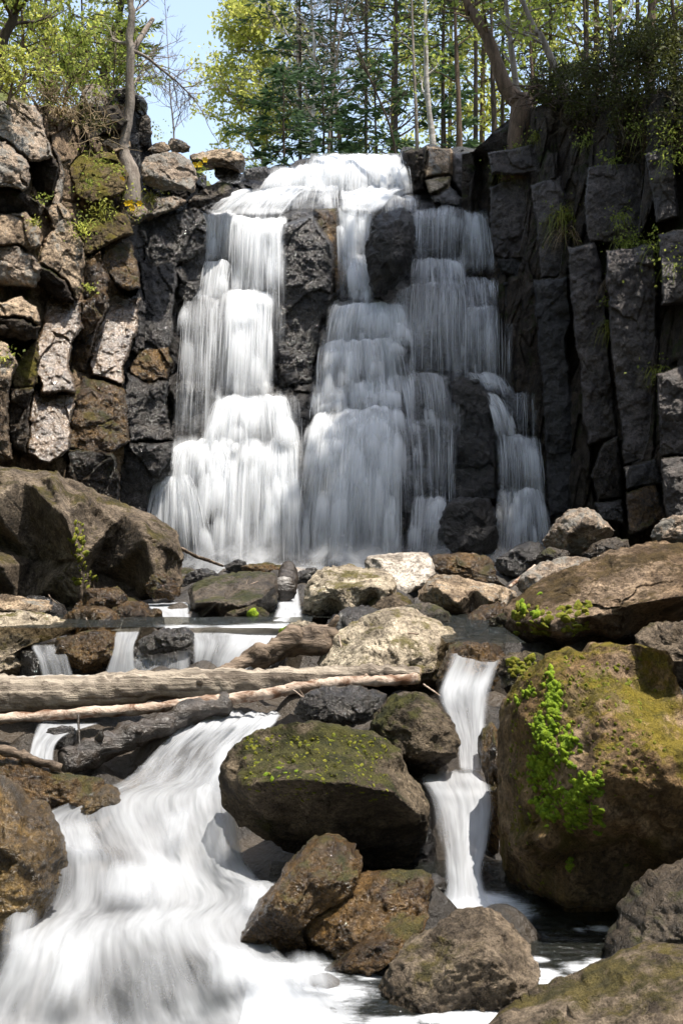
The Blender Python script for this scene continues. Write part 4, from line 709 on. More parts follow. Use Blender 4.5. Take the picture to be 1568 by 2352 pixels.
sheet('water', 'thin ledge fall left of the rounded wet stone behind the log', RUSH, [
  [(265, 1445, 9.2), (330, 1440, 9.2)], [(262, 1462, 8.9), (320, 1460, 8.9)], [(255, 1500, 8.75), (310, 1495, 8.75)], [(225, 1580, 8.65), (320, 1580, 8.65)]], nu=40, nv=50, dens=.72, lump=.01, seed=11)
sheet('water', 'streaky water sliding under the rounded wet stone behind the log', RUSH, [
  [(310, 1495, 8.8), (440, 1492, 8.8)], [(300, 1530, 8.7), (445, 1525, 8.7)], [(290, 1585, 8.6), (450, 1585, 8.6)]], nu=50, nv=40, dens=.6, lump=.01, seed=12)
sheet('water', 'thin ledge fall at the far left behind the log', RUSH, [
  [(70, 1480, 9.1), (150, 1478, 9.1)], [(72, 1490, 8.9), (155, 1492, 8.9)], [(85, 1520, 8.75), (165, 1520, 8.75)], [(95, 1585, 8.65), (185, 1585, 8.65)]], nu=50, nv=40, dens=.62, lump=.01, seed=13)
sheet('water', 'little white chute between the flat block and the pale boulder', RUSH, [
  [(650, 1345, 12.2), (685, 1345, 12.2)], [(640, 1370, 11.6), (690, 1370, 11.6)], [(632, 1400, 10.9), (697, 1400, 10.9)], [(615, 1435, 10.0), (700, 1430, 10.0)]], nu=40, nv=50, dens=.95, lump=.015, edge=.2, seed=14)
sheet('water', 'small stream spilling past the stones below the huge brown boulder', RUSH, [
  [(330, 1388, 11.2), (438, 1380, 11.2)], [(345, 1402, 10.7), (440, 1402, 10.6)], [(368, 1425, 10.3), (440, 1425, 10.2)], [(375, 1452, 9.8), (440, 1455, 9.8)]], nu=40, nv=50, dens=.85, lump=.012, seed=15)
sheet('water', 'trickle beside the dark wet stone near the huge brown boulder', RUSH, [
  [(262, 1405, 10.6), (300, 1400, 10.6)], [(240, 1425, 10.1), (285, 1430, 10.1)], [(235, 1450, 9.6), (280, 1450, 9.6)]], nu=30, nv=30, dens=.7, lump=.01, seed=16)
sheet('water', 'narrow chute under the logs at the left edge', RUSH, [
  [(85, 1655, 7.85), (255, 1655, 7.85)], [(75, 1690, 7.5), (150, 1690, 7.5)], [(65, 1740, 7.2), (125, 1740, 7.2)], [(60, 1790, 7.0), (150, 1780, 7.0)]], nu=50, nv=50, dens=.75, lump=.02, seed=17)

# ---------------------------------------------------------------- the waterfall: sheets over ledges and single threads of falling water
TIERS = [  # top-left, top-right, bottom-left, bottom-right (photo), depth offsets top / bottom, strand count per metre, sheet density, rise of the lip
 ((715,352),(925,352),(690,440),(948,442), -.15,-.15, 150, .88, 6),
 ((632,392),(722,372),(590,445),(720,440), -.1,-.1, 150, .9, 8),
 ((585,440),(735,425),(470,490),(640,500), -.1,-.1, 150, .88, 8),
 ((690,430),(775,425),(650,480),(780,480), -.05,-.05, 90, .55, 8),
 ((780,435),(950,435),(780,490),(860,485), -.1,-.15, 150, .85, 6),
 ((870,445),(960,450),(880,490),(965,480), .0,.0, 90, .6, 8),
 ((462,488),(545,484),(445,600),(540,600), -.2,-.3, 190, .72, 6),
 ((530,488),(656,500),(525,660),(645,680), -.2,-.35, 230, .86, 8),
 ((600,500),(662,505),(618,800),(655,820), -.35,-.35, 90, .35, 3),
 ((450,595),(535,600),(425,680),(525,690), -.25,-.25, 200, .75, 10),
 ((425,680),(520,680),(398,1000),(512,985), -.2,-.3, 130, .45, 10),
 ((518,660),(632,665),(500,910),(625,910), -.3,-.35, 260, .9, 6),
 ((498,905),(655,900),(455,1030),(692,1030), -.25,-.35, 250, .84, 16),
 ((655,900),(690,915),(640,1010),(700,1050), .05,.0, 60, .25, 4),
 ((400,1012),(500,1000),(335,1190),(560,1190), -.3,-.4, 220, .82, 16),
 ((470,1000),(690,1005),(430,1303),(705,1303), -.3,-.45, 230, .78, 14),
 ((365,1100),(440,1085),(325,1270),(500,1300), -.35,-.45, 220, .76, 14),
 ((772,480),(855,485),(785,590),(845,590), -.1,-.1, 260, .88, 4),
 ((788,585),(842,585),(805,690),(858,692), -.1,-.1, 260, .92, 2),
 ((770,520),(790,520),(775,690),(800,690), -.15,-.15, 120, .6, 2),
 ((765,690),(935,692),(735,800),(955,800), -.2,-.3, 210, .72, 14),
 ((738,780),(915,770),(725,945),(940,870), -.3,-.25, 200, .7, 10),
 ((725,940),(918,930),(672,1304),(925,1304), -.35,-.55, 290, .86, 14),
 ((720,900),(900,860),(712,960),(915,945), -.25,-.3, 220, .8, 8),
 ((950,480),(1060,475),(945,595),(1055,590), -.1,-.15, 130, .5, 6),
 ((1060,478),(1122,492),(1050,610),(1138,630), -.1,-.15, 150, .58, 8),
 ((948,590),(1060,588),(938,655),(1075,660), -.15,-.2, 160, .62, 8),
 ((905,655),(1070,640),(890,870),(1075,870), -.2,-.25, 140, .45, 18),
 ((1040,640),(1138,638),(1055,705),(1145,705), -.1,-.15, 120, .45, 8),
 ((1060,700),(1146,698),(1055,880),(1150,890), -.15,-.2, 130, .46, 5),
 ((1146,640),(1215,645),(1155,700),(1218,700), .0,.0, 50, .25, 6),
 ((1205,660),(1220,670),(1212,900),(1238,905), -.1,-.1, 80, .4, 2),
 ((1155,740),(1180,740),(1158,905),(1180,905), -.1,-.1, 50, .25, 2),
 ((860,858),(1040,855),(870,990),(1065,990), -.2,-.25, 150, .5, 8),
 ((895,960),(1050,960),(925,1180),(1040,1180), -.25,-.25, 110, .38, 6),
 ((945,1135),(1032,1140),(935,1304),(1010,1300), -.3,-.4, 150, .6, 8),
 ((1105,898),(1136,902),(1142,1000),(1190,1000), -.35,-.35, 260, .88, 4),
 ((1138,995),(1236,1000),(1148,1150),(1252,1160), -.3,-.35, 150, .55, 6),
 ((1180,1125),(1240,1115),(1160,1300),(1275,1265), -.4,-.5, 190, .66, 10),
 ((1145,1120),(1190,1120),(1135,1300),(1200,1300), -.4,-.45, 120, .45, 4),
 ((1055,850),(1150,860),(1090,905),(1180,905), -.25,-.25, 120, .5, 6),
 ((1140,900),(1240,900),(1150,1000),(1240,1000), -.05,-.1, 60, .3, 3),
]
TIERS = [t[:7] + (t[7] * (.86 if t[7] < .7 else 1.0),) + t[8:] for t in TIERS]
rng = np.random.RandomState(4)
def tier_paths(T, S, n):                            # S in 0..1 across; n points down: a jump off the lip, then the fall
    tl, tr, bl, br, ot, ob, cnt, den, rise = T
    tl, tr, bl, br = map(np.asarray, (tl, tr, bl, br)); S = S[:, None]
    top = tl + (tr - tl) * S; bot = bl + (br - bl) * S
    arch = (1 - (2 * S[:, 0] - 1) ** 2) * rise * .55
    sd = sum(T[0]) % 97; nz_ = fbm(np.stack([S[:, 0] * abs(tr[0] - tl[0]) / 22, S[:, 0] * 0 + sd, S[:, 0] * 0], 1), 3, 7)
    tv = top[:, 1] - arch + rise * .6 + nz_ * 9; bot = bot + np.stack([0 * nz_, np.minimum(14, (1306 - bot[:, 1])) + 0 * nz_], 1)
    yt = YF(top[:, 0], tv) + ot - .12; yb = np.minimum(YF(bot[:, 0], bot[:, 1]) + ob - .12, yt - .02)
    t = np.linspace(0, 1, n)[None, :]
    k = t ** 1.6                                    # drop
    f = np.sqrt(np.clip(k, 0, 1)) * .75 + t * .25
    yy = yt[:, None] + (yb - yt)[:, None] * f
    X0 = (top[:, 0] - UC) / F * yt; X1 = (bot[:, 0] - UC) / F * yb; Z0 = ZC + (VC - tv) / F * yt; Z1 = ZC + (VC - bot[:, 1]) / F * yb
    X = X0[:, None] + (X1 - X0)[:, None] * (.35 * t + .65 * f); Z = Z0[:, None] + (Z1 - Z0)[:, None] * k
    return np.stack([X, yy, Z], -1), S
TW = np.array([max(30, abs(t[3][0] - t[2][0])) * max(40, abs(t[2][1] - t[0][1])) * (.3 + t[7]) for t in TIERS]) ** .8; TW = TW / TW.sum()
fallV = []; fallF = []; fallD = []; fallU = []; nV = 0; strands = MB()
for ti, T in enumerate(TIERS):
    den = T[7]; nu = max(14, int(abs(T[3][0] - T[2][0]) / 3)); nv = 40
    P, S = tier_paths(T, np.linspace(-.04, 1.04, nu), nv); P = P.transpose(1, 0, 2); P[..., 1] += .03
    Q = P.reshape(-1, 3); Tt = np.repeat(np.linspace(0, 1, nv), nu); Ss = np.tile(np.linspace(0, 1, nu), nv)
    Q[:, 1] += .06 * fbm(Q * (3.2, 0, .8), 3, ti)
    wd = abs(T[3][0] - T[2][0]) / F * 18.5; ln = abs(T[2][1] - T[0][1]) / F * 18.5
    d = den * smooth(np.minimum(Ss, 1 - Ss) + .05 * fbm(np.stack([Ss * 2, Tt * 4, Tt * 0 + ti], 1), 3, 9), 0, .2) * smooth(Tt + .10 * fbm(np.stack([Ss * wd * 7, Tt * 0, Tt * 0 + ti], 1), 3, 5), -.05, .16) * smooth(1 - Tt + .3 * fbm(np.stack([Ss * wd * 6, Tt * 0, Tt * 0 + ti], 1), 3, 6), -.05, .5) * (1.06 - (.75 - .6 * den) * Tt)
    d = np.clip(d * (1 + .1 * (Tt < .15)), 0, 1)
    fallV.append(Q); fallF.append(grid_faces(nv, nu, False, nV)[:, ::-1]); fallD.append(d); fallU.append(np.stack([Ss * wd + ti * 5.1, Tt * ln + ti * 2.3], 1)); nV += len(Q)
    nS = int(T[6] * max(wd, (T[1][0] - T[0][0]) / F * 18.5) * .55)
    S = rng.rand(nS); cl_ = fbm(np.stack([S * 9, S * 0, S * 0 + ti], 1), 3, 3)
    S = np.clip(S + .05 * cl_, -.02, 1.02); n = 13
    P, _ = tier_paths(T, S, n)
    P[..., 1] -= rng.uniform(-.02, .07, nS)[:, None]; P[..., 0] += np.cumsum(rng.normal(0, .004, (nS, n)), 1)
    t0 = rng.uniform(0, .5, nS); t1 = t0 + (1 - t0) * rng.uniform(.35, 1, nS); tt = t0[:, None] + (t1 - t0)[:, None] * np.linspace(0, 1, n)[None]
    i = np.minimum((tt * (n - 1)).astype(int), n - 2); fr = tt * (n - 1) - i; a = np.arange(nS)[:, None]
    P = P[a, i] * (1 - fr)[..., None] + P[a, i + 1] * fr[..., None]
    wdt = rng.lognormal(-5.5, .55, nS)[:, None] * (.25 + np.sin(np.linspace(.1, 3.0, n)) * .85)[None]; th = rng.uniform(-1.3, 1.3, nS)[:, None]
    off = np.stack([np.cos(th) * wdt, np.sin(th) * wdt, 0 * wdt], -1)
    V = np.stack([P - off, P + off], 2).reshape(nS, -1, 3)
    base = np.arange(n - 1) * 2; f = np.stack([base, base + 1, base + 3, base + 2], 1)
    strands.add(V.reshape(-1, 3), (f[None] + (np.arange(nS) * 2 * n)[:, None, None]).reshape(-1, 4))
for k in range(260):                                # small soft veils that jump off minor ledges on the way down
    ti = rng.choice(len(TIERS), p=TW); T = TIERS[ti]; wd = abs(T[3][0] - T[2][0]); ln = abs(T[2][1] - T[0][1])
    w_ = min(.9, rng.uniform(22, 80) / max(wd, 20)); sc_ = rng.uniform(.02, .98); a0 = rng.uniform(-.02, .72); L = min(1.02 - a0, rng.uniform(50, 190) / ln)
    nu, nv = 12, 22; Ss = np.tile(np.linspace(-1, 1, nu), nv); Tt = np.repeat(np.linspace(0, 1, nv), nu)
    sp_ = w_ * .5 * (.35 + .85 * np.sqrt(Tt)); Sx = np.clip(sc_ + Ss * sp_, -.05, 1.05); tx = np.clip(a0 + Tt * L + .02 * L * Ss ** 2 + .06 * L * math.sin(k) * Ss, 0, 1)
    P, _ = tier_paths(T, np.linspace(-.06, 1.06, 45), 60); fi = (Sx + .06) / 1.12 * 44; ft = tx * 59; i0 = np.minimum(fi.astype(int), 43); j0 = np.minimum(ft.astype(int), 58); fa = (fi - i0)[:, None]; fb = (ft - j0)[:, None]
    Q = (P[i0, j0] * (1 - fa) + P[i0 + 1, j0] * fa) * (1 - fb) + (P[i0, j0 + 1] * (1 - fa) + P[i0 + 1, j0 + 1] * fa) * fb
    Q[:, 1] -= .02 + .09 * np.sqrt(Tt) * (1 - .55 * Tt) * (1 - .5 * Ss ** 2) * rng.uniform(.5, 1.3); Q[:, 2] += .02 * (1 - Ss ** 2) * (1 - Tt)
    d = np.clip(T[7] + .12, .25, 1) * rng.uniform(.55, 1) * smooth(1 - np.abs(Ss), 0, .7) * smooth(Tt, -.02, .28) * smooth(1 - Tt, -.02, .75)
    fallV.append(Q); fallF.append(grid_faces(nv, nu, False, nV)[:, ::-1]); fallD.append(d); fallU.append(np.stack([Sx * wd / F * 18.5 + ti * 5.1 + k * .37, tx * ln / F * 18.5 + k * 2.3], 1)); nV += len(Q)
# one thin continuous film over the wet ledges ties the tiers together
us = np.linspace(325, 1285, 330); vs = np.linspace(352, 1308, 330); U_, V_ = np.meshgrid(us, vs); den_ = np.zeros(U_.shape)
for T in TIERS:
    (a, b, c_, d_), k_ = T[:4], T[7]; t_ = (V_ - (a[1] + b[1]) / 2) / ((c_[1] + d_[1]) / 2 - (a[1] + b[1]) / 2); t1_ = np.clip(t_, 0, 1)
    l_ = a[0] + (c_[0] - a[0]) * t1_; r_ = b[0] + (d_[0] - b[0]) * t1_; m_ = smooth(np.minimum(U_ - l_, r_ - U_), -14, 16) * smooth(t_, -.12, .12) * smooth(1 - t_, -.14, .14); den_ = np.maximum(den_, m_ * (.04 + .68 * k_))
Uf = U_.ravel(); Vf = V_.ravel(); Yf_ = YF(Uf, Vf) - .30 + .07 * fbm(np.stack([Uf / 45, Vf / 70, Uf * 0], 1), 4, 77)
Pf = np.stack([(Uf - UC) / F * Yf_, Yf_, ZC + (VC - Vf) / F * Yf_], 1)
fallV.append(Pf); fallF.append(grid_faces(330, 330, False, nV)[:, ::-1]); fallD.append(den_.ravel() * .95); fallU.append(np.stack([Pf[:, 0] + 300, Pf[:, 2] * -1.0 + 40], 1)); nV += len(Pf)
for k in range(230):                                # long soft veils that run on from ledge to ledge
    for _ in range(40):
        uu, v0_ = rng.uniform(335, 1270), rng.uniform(345, 1180); iu, iv = int((uu - 325) / 960 * 329), int((v0_ - 352) / 956 * 329)
        if den_[np.clip(iv, 0, 329), np.clip(iu, 0, 329)] > .3 * rng.rand() + .08: break
    L = min(rng.uniform(110, 330), 1306 - v0_); wd = rng.uniform(12, 42); nu, nv = 8, 34; Ss = np.tile(np.linspace(-1, 1, nu), nv); Tt = np.repeat(np.linspace(0, 1, nv), nu)
    fan = (uu - 800) / 400 * .12; Uq = uu + Ss * wd * .5 * (.6 + .7 * Tt) + fan * L * Tt; Vq = v0_ + L * Tt
    Yq = sum(YF(np.full(len(Vq), uu), Vq + o_) for o_ in (-45, -25, -8, 0, 8, 25, 45)) / 7 - .34 - .05 * (1 - Ss ** 2) - .06 * rng.rand()
    Q = np.stack([(Uq - UC) / F * Yq, Yq, ZC + (VC - Vq) / F * Yq], 1)
    dl = den_[np.clip(((Vq - 352) / 956 * 329).astype(int), 0, 329), np.clip(((Uq - 325) / 960 * 329).astype(int), 0, 329)]
    d = rng.uniform(.6, 1.0) * np.clip(dl * 1.25, 0, 1) * smooth(1 - np.abs(Ss), 0, .8) * smooth(Tt, 0, .4) * smooth(1 - Tt, 0, .5)
    fallV.append(Q); fallF.append(grid_faces(nv, nu, False, nV)[:, ::-1]); fallD.append(d); fallU.append(np.stack([Uq / F * 18.5 + k * .37, Vq / F * 18.5 + k * 2.3], 1)); nV += len(Q)
wf = make_obj('waterfall', np.concatenate(fallV), [np.concatenate(fallF)], FALLW, None, (0, 18, 1), attrs={'dens': np.concatenate(fallD)}, uv=np.concatenate(fallU))
tag(wf, 'tall white waterfall dropping in silky tiers over black rock', 'waterfall', kind='structure')
ws = strands.obj('water_threads', STRAND, wf, (0, 18, 1)); ws['kind'] = 'stuff'

for k, (u0, u1, v0, yy) in enumerate(((330, 720, 1180, 16.9), (640, 960, 1200, 16.75), (900, 1290, 1220, 16.9), (400, 900, 1235, 16.5))):
    U_, V_ = np.meshgrid(np.linspace(u0, u1, 40), np.linspace(v0, 1318, 24)); S_ = (U_ - u0) / (u1 - u0); T_ = (V_ - v0) / (1318 - v0); Yq = yy - .35 * T_ ** 2 + .12 * np.sin(S_ * 9 + k)
    P_ = np.stack([(U_ - UC) / F * Yq, Yq, ZC + (VC - V_) / F * Yq], -1).reshape(-1, 3)
    make_obj('spray', P_, [grid_faces(24, 40)[:, ::-1]], SPRAY, wf, (0, 17, 1), attrs={'dens': (smooth(np.minimum(S_, 1 - S_), 0, .35) * smooth(T_, 0, .8)).ravel()})['kind'] = 'stuff'
# ---------------------------------------------------------------- logs and sticks
def log(name, label, cat, mat, pts, rad, Y, rough=.03, sides=14, n=60, knots=0, seed=1, endmat=None):
    P = np.asarray(pts, float); k = len(P); Yv = np.interp(np.linspace(0, 1, k), np.linspace(0, 1, len(np.atleast_1d(Y))), np.atleast_1d(Y))
    Wp = np.array([W(u, v, y) for (u, v), y in zip(P, Yv)]); rr = np.asarray(rad, float) / F * Yv
    t = np.linspace(0, k - 1, n); C = spl(Wp[:, None, :], n)[:, 0]; r = np.interp(t, np.arange(k), rr)
    C += np.stack([fbm(np.stack([t * 1.3, t * 0 + seed, t * 0 + j], 1), 3, j) * r * .25 for j in range(3)], 1)
    r = r * (1 + .12 * fbm(np.stack([t * 4, t * 0 + seed, t * 0], 1), 3, 5))
    mb = MB(); mb.tube(C, r, sides, rough=rough, seed=seed)
    g = np.random.RandomState(seed)
    for _ in range(knots):
        i = g.randint(4, n - 4); d = g.normal(size=3); d[1] = -abs(d[1]); d[2] = abs(d[2]); d /= np.linalg.norm(d)
        L = r[i] * g.uniform(1.2, 2.2); mb.tube(np.array([C[i], C[i] + d * L * .8, C[i] + d * L]), [r[i] * .35, r[i] * .25, r[i] * .12], 7, rough=.01, seed=seed)
    org = tuple(C.mean(0) - (0, 0, r.mean())); o = mb.obj(name, mat, None, org); tag(o, label, cat)
    if endmat is not None:
        for i, j in ((0, 1), (n - 1, n - 2)):
            d = C[i] - C[j]; d /= np.linalg.norm(d); m2 = MB(); m2.tube(np.array([C[i] - d * .02, C[i] + d * .012]), [r[i] * .96, r[i] * .9], 14, rough=.012, seed=seed); m2.obj('cut_end', endmat, o, tuple(C[i]))
    return o
ENDW = bark_mat('broken_wood', (.14, .10, .065), (.30, .23, .15), sc=(30, 30, 30))
log('log', 'thick weathered grey brown log lying right across the stream', 'log', LOGT, [(-260,1608),(0,1597),(300,1583),(600,1563),(800,1551),(962,1546)], [44,42,38,31,21,15], [8.0, 8.15], rough=.022, sides=26, n=220, knots=1, seed=3, endmat=ENDW)
log('stick', 'thin peeling reddish stick resting along the front of the thick log', 'stick', LOGR, [(-260,1675),(0,1652),(300,1630),(560,1600),(760,1571),(958,1558)], [12,12,13,13,13,12], [7.72, 8.0], rough=.014, n=120, knots=3, seed=5, endmat=ENDW)
log('stick', 'pale birch pole lying behind the top edge of the thick log', 'stick', BARKP, [(-260,1580),(0,1566),(250,1560),(560,1552),(700,1545)], [13,12,12,9,5], [8.25, 8.3], rough=.012, n=100, knots=2, seed=6)
log('log', 'broken tapering log with a splintered root end above the thick log', 'log', LOGX, [(470,1562),(530,1535),(600,1500),(680,1475),(740,1462),(764,1456)], [6,14,26,31,34,22], [8.45, 8.75], rough=.05, sides=18, n=90, knots=3, seed=8)
log('log', 'black soaked log end sticking out below the thick log', 'log', LOGW, [(148,1758),(230,1722),(330,1680),(430,1640),(520,1615)], [32,34,30,26,22], [7.45, 7.9], rough=.04, sides=18, n=60, knots=4, seed=9, endmat=LOGW)
log('stick', 'flat dark stick on the glittering black rock at the left edge', 'stick', LOGX, [(-150,1700),(0,1722),(70,1742),(142,1764)], [12,12,11,8], [6.72, 6.72], rough=.014, n=40, seed=10)
log('log', 'black hollow looking log end between the flat block and the pale boulder', 'log', LOGW, [(664,1310),(660,1338),(652,1356)], [20,25,27], [12.0, 11.3], rough=.03, n=24, seed=11, endmat=LOGW)
log('stick', 'thin grey driftwood stick leaning at the foot of the falls', 'stick', LOGX, [(414,1258),(450,1277),(480,1287),(512,1300)], [4,4,4,3], [13.2, 14.0], rough=.006, n=24, sides=7, seed=12)
log('stick', 'bleached stick propped between the grey boulder and the black rock', 'stick', LOGR, [(1168,1348),(1195,1328),(1228,1300)], [4,5,4], [11.4, 11.9], rough=.006, n=20, sides=7, seed=13)
log('stick', 'short straw coloured twig by the end of the thick log', 'stick', LOGR, [(972,1572),(990,1584),(1010,1598)], [2,2,1.5], [7.7, 7.4], rough=.002, n=12, sides=6, seed=14)
log('stick', 'pair of bleached twigs lying on the flat pale stone', 'stick', LOGT, [(30,1402),(58,1408),(88,1424)], [4,4,2], [9.6, 9.3], rough=.004, n=14, sides=6, seed=15)
log('stick', 'thin upright twig hanging under the logs', 'stick', LOGW, [(180,1640),(182,1680),(183,1712)], [3,3,2], [7.6, 7.5], rough=.002, n=12, sides=6, seed=16)
rock('stone', 'small pale stone with moss beside the splintered log end', 'stone', PALE, [(634,1468),(648,1442),(690,1424),(728,1432),(738,1452),(690,1474)], 9.0, D=.12)

# small stones that fill the stream bed below the waterfall
g = np.random.RandomState(31)
for k in range(95):
    y = g.uniform(9.7, 16.8) if k < 75 else g.uniform(16.5, 17.4); x = g.uniform(-.235, .25) * y; r = min(.2, g.lognormal(-2.0, .4)); z = .83 + r * g.uniform(-.1, .2)
    u = UC + x / y * F; v = VC - (z - ZC) / y * F; rp = r / y * F; a = (np.arange(9) + g.uniform(-.3, .3, 9)) * 2 * math.pi / 9; q = rp * g.uniform(.82, 1.15, 9)
    o = rock('stone', 'small wet stone among the boulders below the waterfall', 'stone', (WETB, WETD, DARKR, TAN, BROWN, WETB)[k % 6], np.stack([u + np.cos(a) * q * 1.25, v - np.sin(a) * q * .8], 1), y, seed=k + 400, n=48, rings=18, D=r * .9, facets=8, group='small stones between the boulders below the waterfall')
# ---------------------------------------------------------------- moss cushions on the big boulder and elsewhere
def moss_mat(name, c1, c2):
    t = NT(name); co = t.objvec(); n = t.noise(co, 30, 5, .7); n2 = t.noise(co, 160, 3, .7)
    c = t.mix(t.ss(n, .38, .62), c1, c2); c = t.mix(.6, c, t.mix(n2, (.35, .4, .3), (1.5, 1.45, 1.4)), 'MULTIPLY')
    b = t.n('Bump'); b.inputs['Strength'].default_value = 1; b.inputs['Distance'].default_value = .012; t.l(n2, b.inputs['Height'])
    p = t.n('BsdfPrincipled'); t.val(p.inputs['Base Color'], c); p.inputs['Roughness'].default_value = 1; p.inputs['Specular IOR Level'].default_value = .05; t.l(b.outputs[0], p.inputs['Normal'])
    p.inputs['Sheen Weight'].default_value = .4; t.val(p.inputs['Sheen Tint'], (.7, .9, .2)); t.l(p.outputs[0], t.out.inputs[0]); return t.m
LIME = moss_mat('lime_moss', (.07, .13, .008), (.25, .34, .02)); OLIVE = moss_mat('olive_moss', (.09, .10, .01), (.22, .19, .03))
def surf(objs, spots):                              # where a line of sight through each photo spot meets one of these objects
    dg = bpy.context.evaluated_depsgraph_get(); r = []
    for (u, v) in spots:
        d = Vector(W(u, v, 1)) - Vector((0, 0, ZC)); best = None
        for o in objs:
            mw = o.matrix_world; im = mw.inverted(); ok, l, nn, _ = o.ray_cast(im @ Vector((0, 0, ZC)), (im.to_3x3() @ d).normalized())
            if ok:
                p = mw @ l
                if best is None or p.y < best[0].y: best = (p, (mw.to_3x3() @ nn).normalized())
        r.append(best)
    return r
bpy.context.view_layer.update()
def cushions(parent, name, mat, spots, size, seed, label=None, flat=.62):
    g = np.random.RandomState(seed); mb = MB(); bpy.context.view_layer.update()
    for (hit, (u, v)) in zip(surf([parent], spots), spots):
        if not hit: continue
        p, nn = np.array(hit[0]), np.array(hit[1]); s = size * min(1.7, g.lognormal(-.12, .4))
        th = np.linspace(0, math.pi, 11); ph = np.arange(18) * 2 * math.pi / 18
        S = np.stack([np.sin(th)[:, None] * np.cos(ph), np.sin(th)[:, None] * np.sin(ph), np.cos(th)[:, None] + 0 * ph], -1).reshape(-1, 3)
        z = nn * .75 + np.array([0, -.1, .5]); z /= np.linalg.norm(z); x = np.cross(z, (0.3, 1, .2)); x /= np.linalg.norm(x); y = np.cross(z, x)
        S = S * (1 + .35 * fbm(S * 1.7 + g.uniform(-9, 9, 3), 3, 2)[:, None]) ; S *= (g.uniform(.8, 1.3), g.uniform(.8, 1.3), flat)
        V = p + (S[:, :1] * x + S[:, 1:2] * y + S[:, 2:] * z) * s
        V += (fbm(V * 90, 3, 3) * .16 * s)[:, None] * (V - p) / s
        mb.add(V, grid_faces(11, 18, True))
    o = mb.obj(name, mat, parent, tuple(parent.location)); o['kind'] = 'stuff'
    if label: o['label'] = label
    return o
g = np.random.RandomState(7)
sp = []
for (u, v, ru, rv, n) in ((1268,1590,16,40,12),(1240,1660,14,20,7),(1265,1640,20,50,14),(1250,1730,30,60,26),(1300,1710,25,40,14),(1235,1780,22,40,16),(1250,1860,24,28,12),(1340,1800,28,22,10),(1330,1850,22,40,14),(1365,1810,20,20,7),(1310,1880,14,30,7),(1215,1590,12,14,4),(1190,1610,14,10,3),(1308,1985,7,14,3),(1375,1870,12,20,4),(1280,1830,20,30,8)):
    for _ in range(int(n * 6)): sp.append((u + g.normal() * ru * .6, v + g.normal() * rv * .6))
cushions(mossrock, 'moss', LIME, sp, .0105, 3)
sp = [(1150 + 60 * abs(g.normal()) + 20, 1700 + 110 * g.normal()) for _ in range(260)] + [(1240 + g.normal() * 14, 2025 + g.normal() * 14) for _ in range(8)] + [(1420 + 60 * g.normal(), 1680 + 90 * g.normal()) for _ in range(160)] + [(1330 + 50 * g.normal(), 1560 + 40 * g.normal()) for _ in range(120)]
cushions(mossrock, 'moss', OLIVE, sp, .006, 5, 'olive moss tufts', .5)
def on(label): return [o for o in bpy.data.objects if o.get('label', '').startswith(label)][0]
cushions(on('long brown moss'), 'moss', LIME, [(1200,1392),(1203,1402),(1228,1412),(1232,1414),(1197,1385),(1238,1365),(1225,1410)], .026, 8)
cushions(on('long brown moss'), 'moss', OLIVE, [(1180 + 170 * g.rand(), 1390 + 70 * g.rand()) for _ in range(90)], .02, 9, 'brown olive moss tufts', .45)
cushions(on('dark pebble with one'), 'moss', LIME, [(580,1412),(583,1414),(577,1410)], .03, 10)
cushions(on('big round moss'), 'moss', LIME, [(625,1790),(655,1775),(680,1772),(690,1774),(640,1765),(610,1780)], .008, 11)
cushions(on('big round moss'), 'moss', OLIVE, [(560 + 330 * g.rand(), 1690 + 150 * g.rand() ** 1.3) for _ in range(300)], .006, 12, 'olive moss tufts', .4)
cushions(on('small pale stone with'), 'moss', LIME, [(646,1452),(655,1450),(662,1455)], .03, 13)
cushions(on('small mossy boulder above'), 'moss', OLIVE, [(1170 + 60 * g.rand(), 1515 + 40 * g.rand()) for _ in range(40)], .016, 14)
cushions(on('huge angular'), 'moss', OLIVE, [(185 + 14 * g.normal(), 1200 + 160 * g.rand()) for _ in range(50)], .024, 15, 'yellow green moss stripe', .4)

# ---------------------------------------------------------------- trees
def leaves(mb, P, size, rng, asp=.45, D=None, jit=.5):
    n = len(P); a = rng.normal(size=(n, 3)); 
    if D is not None: a = D + a * jit
    a /= np.linalg.norm(a, axis=1)[:, None] + 1e-9
    b = np.cross(a, rng.normal(size=(n, 3))); b /= np.linalg.norm(b, axis=1)[:, None] + 1e-9
    L = size * rng.uniform(.6, 1.3, n)[:, None]
    V = np.stack([P, P + a * L * .5 + b * L * asp * .5, P + a * L, P + a * L * .5 - b * L * asp * .5], 1).reshape(-1, 3)
    mb.add(V, np.arange(4 * n).reshape(-1, 4))
def limb(mb, p, d, L, r0, r1, rng, n=6, wob=.12, up=0, sides=5):
    P = [np.array(p)]; d = np.array(d, float); d /= np.linalg.norm(d)
    for k in range(n):
        d = d + rng.normal(0, wob, 3) + np.array([0, 0, up]); d /= np.linalg.norm(d); P.append(P[-1] + d * L / n)
    P = np.array(P); mb.tube(P, np.linspace(r0, r1, n + 1), sides, caps=False); return P
